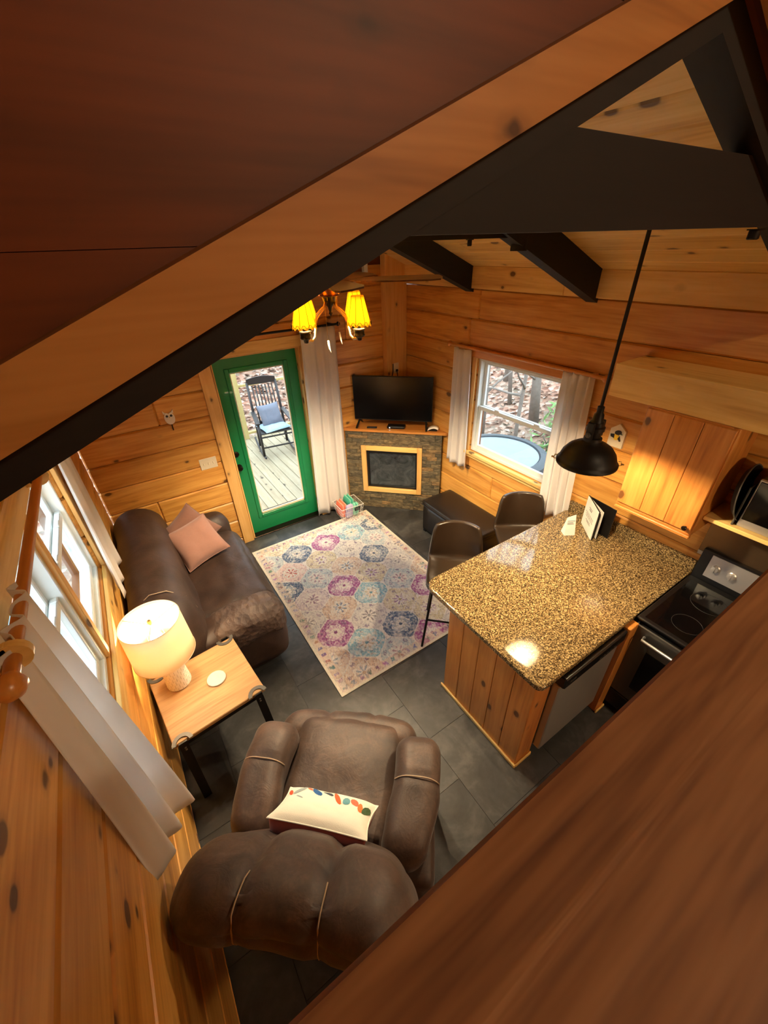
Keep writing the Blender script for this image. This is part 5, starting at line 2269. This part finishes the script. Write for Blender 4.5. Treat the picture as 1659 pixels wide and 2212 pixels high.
def rocker(loc, rz, label, pillows=True):
    t = thing('rocking_chair', label, 'rocking chair', loc, rz, 'rocking chairs on the porch')
    m = M['chair_black']
    for sx in (-1, 1):
        k = MB()
        k.tube([(sx * .27, .40 - .92 * i / 14, .02 + .13 * ((i / 14 - .45) ** 2) * 2.2) for i in range(15)], .018, 6)
        obj('rocker', k, m, t, True)
        k = MB()
        k.tube([(sx * .27, .27, .06), (sx * .27, .25, .62)], .022, 8)
        obj('front_leg', k, m, t, True)
        k = MB()
        k.tube([(sx * .24, -.24, .05), (sx * .24, -.22, .42), (sx * .24, -.30, .75), (sx * .235, -.40, 1.12)], .022, 8)
        obj('back_post', k, m, t, True)
        k = MB()
        k.beam((sx * .275, .31, .63), (sx * .25, -.27, .655), .07, .022)
        obj('arm', k, m, t)
    for i in range(7):
        k = MB()
        x_ = -.165 + .055 * i
        k.tube([(x_, -.225, .45), (x_, -.275, .75), (x_, -.385, 1.06)], .012, 6)
        obj('back_slat', k, m, t, True)
    for zz_, yy, hh in ((1.08, -.39, .09), (.43, -.225, .05)):
        k = MB()
        k.grid(9, 2, lambda u, v_: (lerp(-.24, .24, u), yy, zz_ + hh * v_ + (.03 * math.sin(PI * u) * v_)))
        o = obj('back_rail', k, m, t)
        solidify(o, .025)
    for i in range(8):
        k = MB()
        yy = -.19 + .06 * i
        k.box(-.255, .255, yy - .024, yy + .024, .395 + .004 * i, .412 + .004 * i, .003)
        obj('seat_slat', k, m, t)
    for zz_ in (.20, .38):
        k = MB()
        k.tube([(-.27, .262, zz_), (.27, .262, zz_)], .013, 6)
        obj('stretcher', k, m, t)
    return t


rocker((1.98, 6.55, -.10), math.radians(172), 'black rocking chair with grey cushions seen through the door glass')
rocker((2.52, 5.35, -.10), math.radians(115), 'second black rocking chair cut off by the right edge of the door glass')
pillow('chair_cushion', 'grey square cushion propped on the rocking chair outside', (1.99, 6.60, .53), (1, .1, 0), (-.05, .45, .9), .38, .38, .12, (M['grey_cushion'], M['grey_cushion']), 3)
pillow('seat_pad', 'pale blue patterned seat pad on the rocking chair outside', (1.98, 6.50, .365), (1, .1, 0), (-.1, 1, 0), .46, .42, .09, (M['blue_cushion'], M['blue_cushion']), 6)
pillow('seat_pad', 'navy striped seat pad on the second rocking chair', (2.50, 5.36, .36), (.42, 1, 0), (-1, .42, 0), .44, .42, .09, (M['navy'], M['navy']), 8)

# ------------------------------------------------------------------ outside: hillside
def ground_z(x, y):
    d = max(0.0, y - 7.6, (x - 5.6) * 1.0, (-2.2 - x) * .7)
    return -.95 + .36 * d + .08 * mnoise.noise(Vector((x * .5, y * .5, 0))) - .0
gd = MB()
gn = 90
gd.grid(gn, gn, lambda u, v_: (lerp(-16, 24, u), lerp(-14, 28, v_), ground_z(lerp(-16, 24, u), lerp(-14, 28, v_))))
g = obj('floor_hillside', gd, M['litter'], None, True)
g['kind'] = 'structure'
# fallen leaves
lv_ = MB()
lr = random.Random(3)
for i in range(9000):
    if i % 2:
        x, y = lr.uniform(-1, 7), lr.uniform(7.6, 15)
    else:
        x, y = lr.uniform(4.2, 14), lr.uniform(1.5, 12)
    zz_ = ground_z(x, y) + .02
    s_ = lr.uniform(.04, .10)
    a, tl = lr.uniform(0, 6.3), lr.uniform(-.6, .6)
    ca_, sa_ = math.cos(a) * s_, math.sin(a) * s_
    lv_.add([(x - ca_, y - sa_, zz_ - tl * .03), (x + sa_ * .5, y - ca_ * .5, zz_ + .02), (x + ca_, y + sa_, zz_ + tl * .04), (x - sa_ * .5, y + ca_ * .5, zz_ + .01)], [(0, 1, 2, 3)], lr.randrange(4))
lm = [plain('dry_leaf_%d' % i, c, .9) for i, c in enumerate(((160, 128, 108), (136, 98, 78), (184, 168, 156), (100, 74, 60)))]
lo = obj('fallen_leaves', lv_, lm)
tag(lo, 'dry brown fallen leaves covering the hillside', 'leaves')
lo['kind'] = 'stuff'


def tree(x, y, h, r, seed, label, group='bare trees on the hillside'):
    rr = random.Random(seed)
    zz_ = ground_z(x, y) - .05
    t = thing('bare_tree', label, 'tree', (x, y, zz_), 0, group)
    lean = (rr.uniform(-.06, .06), rr.uniform(-.06, .06))
    k = MB()
    pts = [(lean[0] * h * s_ + .05 * rr.uniform(-1, 1), lean[1] * h * s_ + .05 * rr.uniform(-1, 1), h * s_) for s_ in (0, .15, .35, .6, .8, 1)]
    k.tube(pts, [r * 1.25, r, r * .9, r * .75, r * .6, r * .4], 10)
    obj('trunk', k, M['log_end'], t, True)
    for i in range(9):
        f = rr.uniform(.12, .9)
        a = rr.uniform(0, 6.3)
        L = rr.uniform(.6, 1.8)
        p = Vector((lean[0] * h * f, lean[1] * h * f, h * f))
        k = MB()
        bp = [p]
        d = Vector((math.cos(a), math.sin(a), rr.uniform(-.1, .7)))
        for j in range(4):
            d += Vector((rr.uniform(-.3, .3), rr.uniform(-.3, .3), rr.uniform(-.2, .3)))
            p = p + d.normalized() * L / 4
            bp.append(p)
        k.tube(bp, [.028, .022, .016, .010, .004], 5)
        obj('branch', k, M['log_end'], t, True)


TL = 'bare grey tree trunk on the leafy slope outside the windows'
for i, (x, y, r) in enumerate(((5.9, 4.6, .05), (7.4, 6.1, .06), (8.6, 5.9, .07), (9.8, 5.3, .08), (6.3, 5.8, .11), (7.1, 5.2, .13), (7.9, 3.9, .07), (6.9, 3.0, .06), (8.8, 4.9, .10), (9.4, 3.4, .12), (8.2, 6.9, .10), (7.6, 2.3, .08), (10.5, 6.4, .14),
                               (1.2, 10.5, .12), (2.9, 11.5, .13), (3.8, 9.6, .09), (.2, 12.3, .14), (2.2, 14, .12), (-4.5, 3.6, .12), (-5.4, 2.2, .10), (-4.2, 5.0, .08))):
    tree(x, y, 6.5, r * .68, 20 + i, TL)
def shrub(x, y, s_, seed, label):
    rr = random.Random(seed)
    zz_ = ground_z(x, y)
    t = thing('evergreen_shrub', label, 'shrub', (x, y, zz_), 0, 'green shrubs outside')
    k = MB()
    for i in range(330):
        a, b_ = rr.uniform(0, 6.3), rr.uniform(.1, 1)
        rad = s_ * rr.uniform(.3, 1) * math.sqrt(b_)
        c = Vector((math.cos(a) * rad * .8, math.sin(a) * rad * .8, s_ * rr.uniform(.1, 1.2)))
        d = Vector((rr.uniform(-1, 1), rr.uniform(-1, 1), rr.uniform(-.3, .8))).normalized() * .10
        e = d.cross(Vector((rr.uniform(-1, 1), rr.uniform(-1, 1), 1))).normalized() * .022
        k.add([c - d, c + e, c + d, c - e], [(0, 1, 2, 3)])
    obj('foliage', k, M['green_leaf'], t)
    k = MB()
    for i in range(5):
        a = i * 1.3
        k.tube([(0, 0, 0), (math.cos(a) * s_ * .5, math.sin(a) * s_ * .5, s_ * .9)], .012, 5)
    obj('stems', k, M['log_end'], t)
SL = 'green rhododendron shrub among the dry leaves'
for i, (x, y, s_) in enumerate(((6.3, 3.9, .75), (6.0, 3.2, .65), (7.0, 4.3, .6), (1.9, 11.8, 1.2), (3.0, 12.8, 1.3), (.9, 11.2, 1.2), (2.6, 13.4, 1.3), (3.6, 11.4, 1.1))):
    shrub(x, y, s_, 70 + i, SL)

# round tub with a pale cover beside the house
tb_ = thing('hot_tub', 'round grey hot tub with a pale cover outside the far window', 'hot tub', (4.55, 3.85, -.97))
k = MB()
k.lathe([(.62, 0), (.66, .2), (.66, .95), (.70, 1.0)], 40)
obj('shell', k, M['tub_grey'], tb_, 'auto')
k = MB()
k.lathe([(.72, .99), (.76, 1.01), (.76, 1.09), (.72, 1.12), (.64, 1.12), (.63, 1.08)], 40)
obj('rim', k, M['tub_grey'], tb_, 'auto')
k = MB()
k.lathe([(.625, 1.07), (.62, 1.10), (.4, 1.115), (.001, 1.12)], 40)
obj('cover', k, M['tub_cover'], tb_, 'auto')
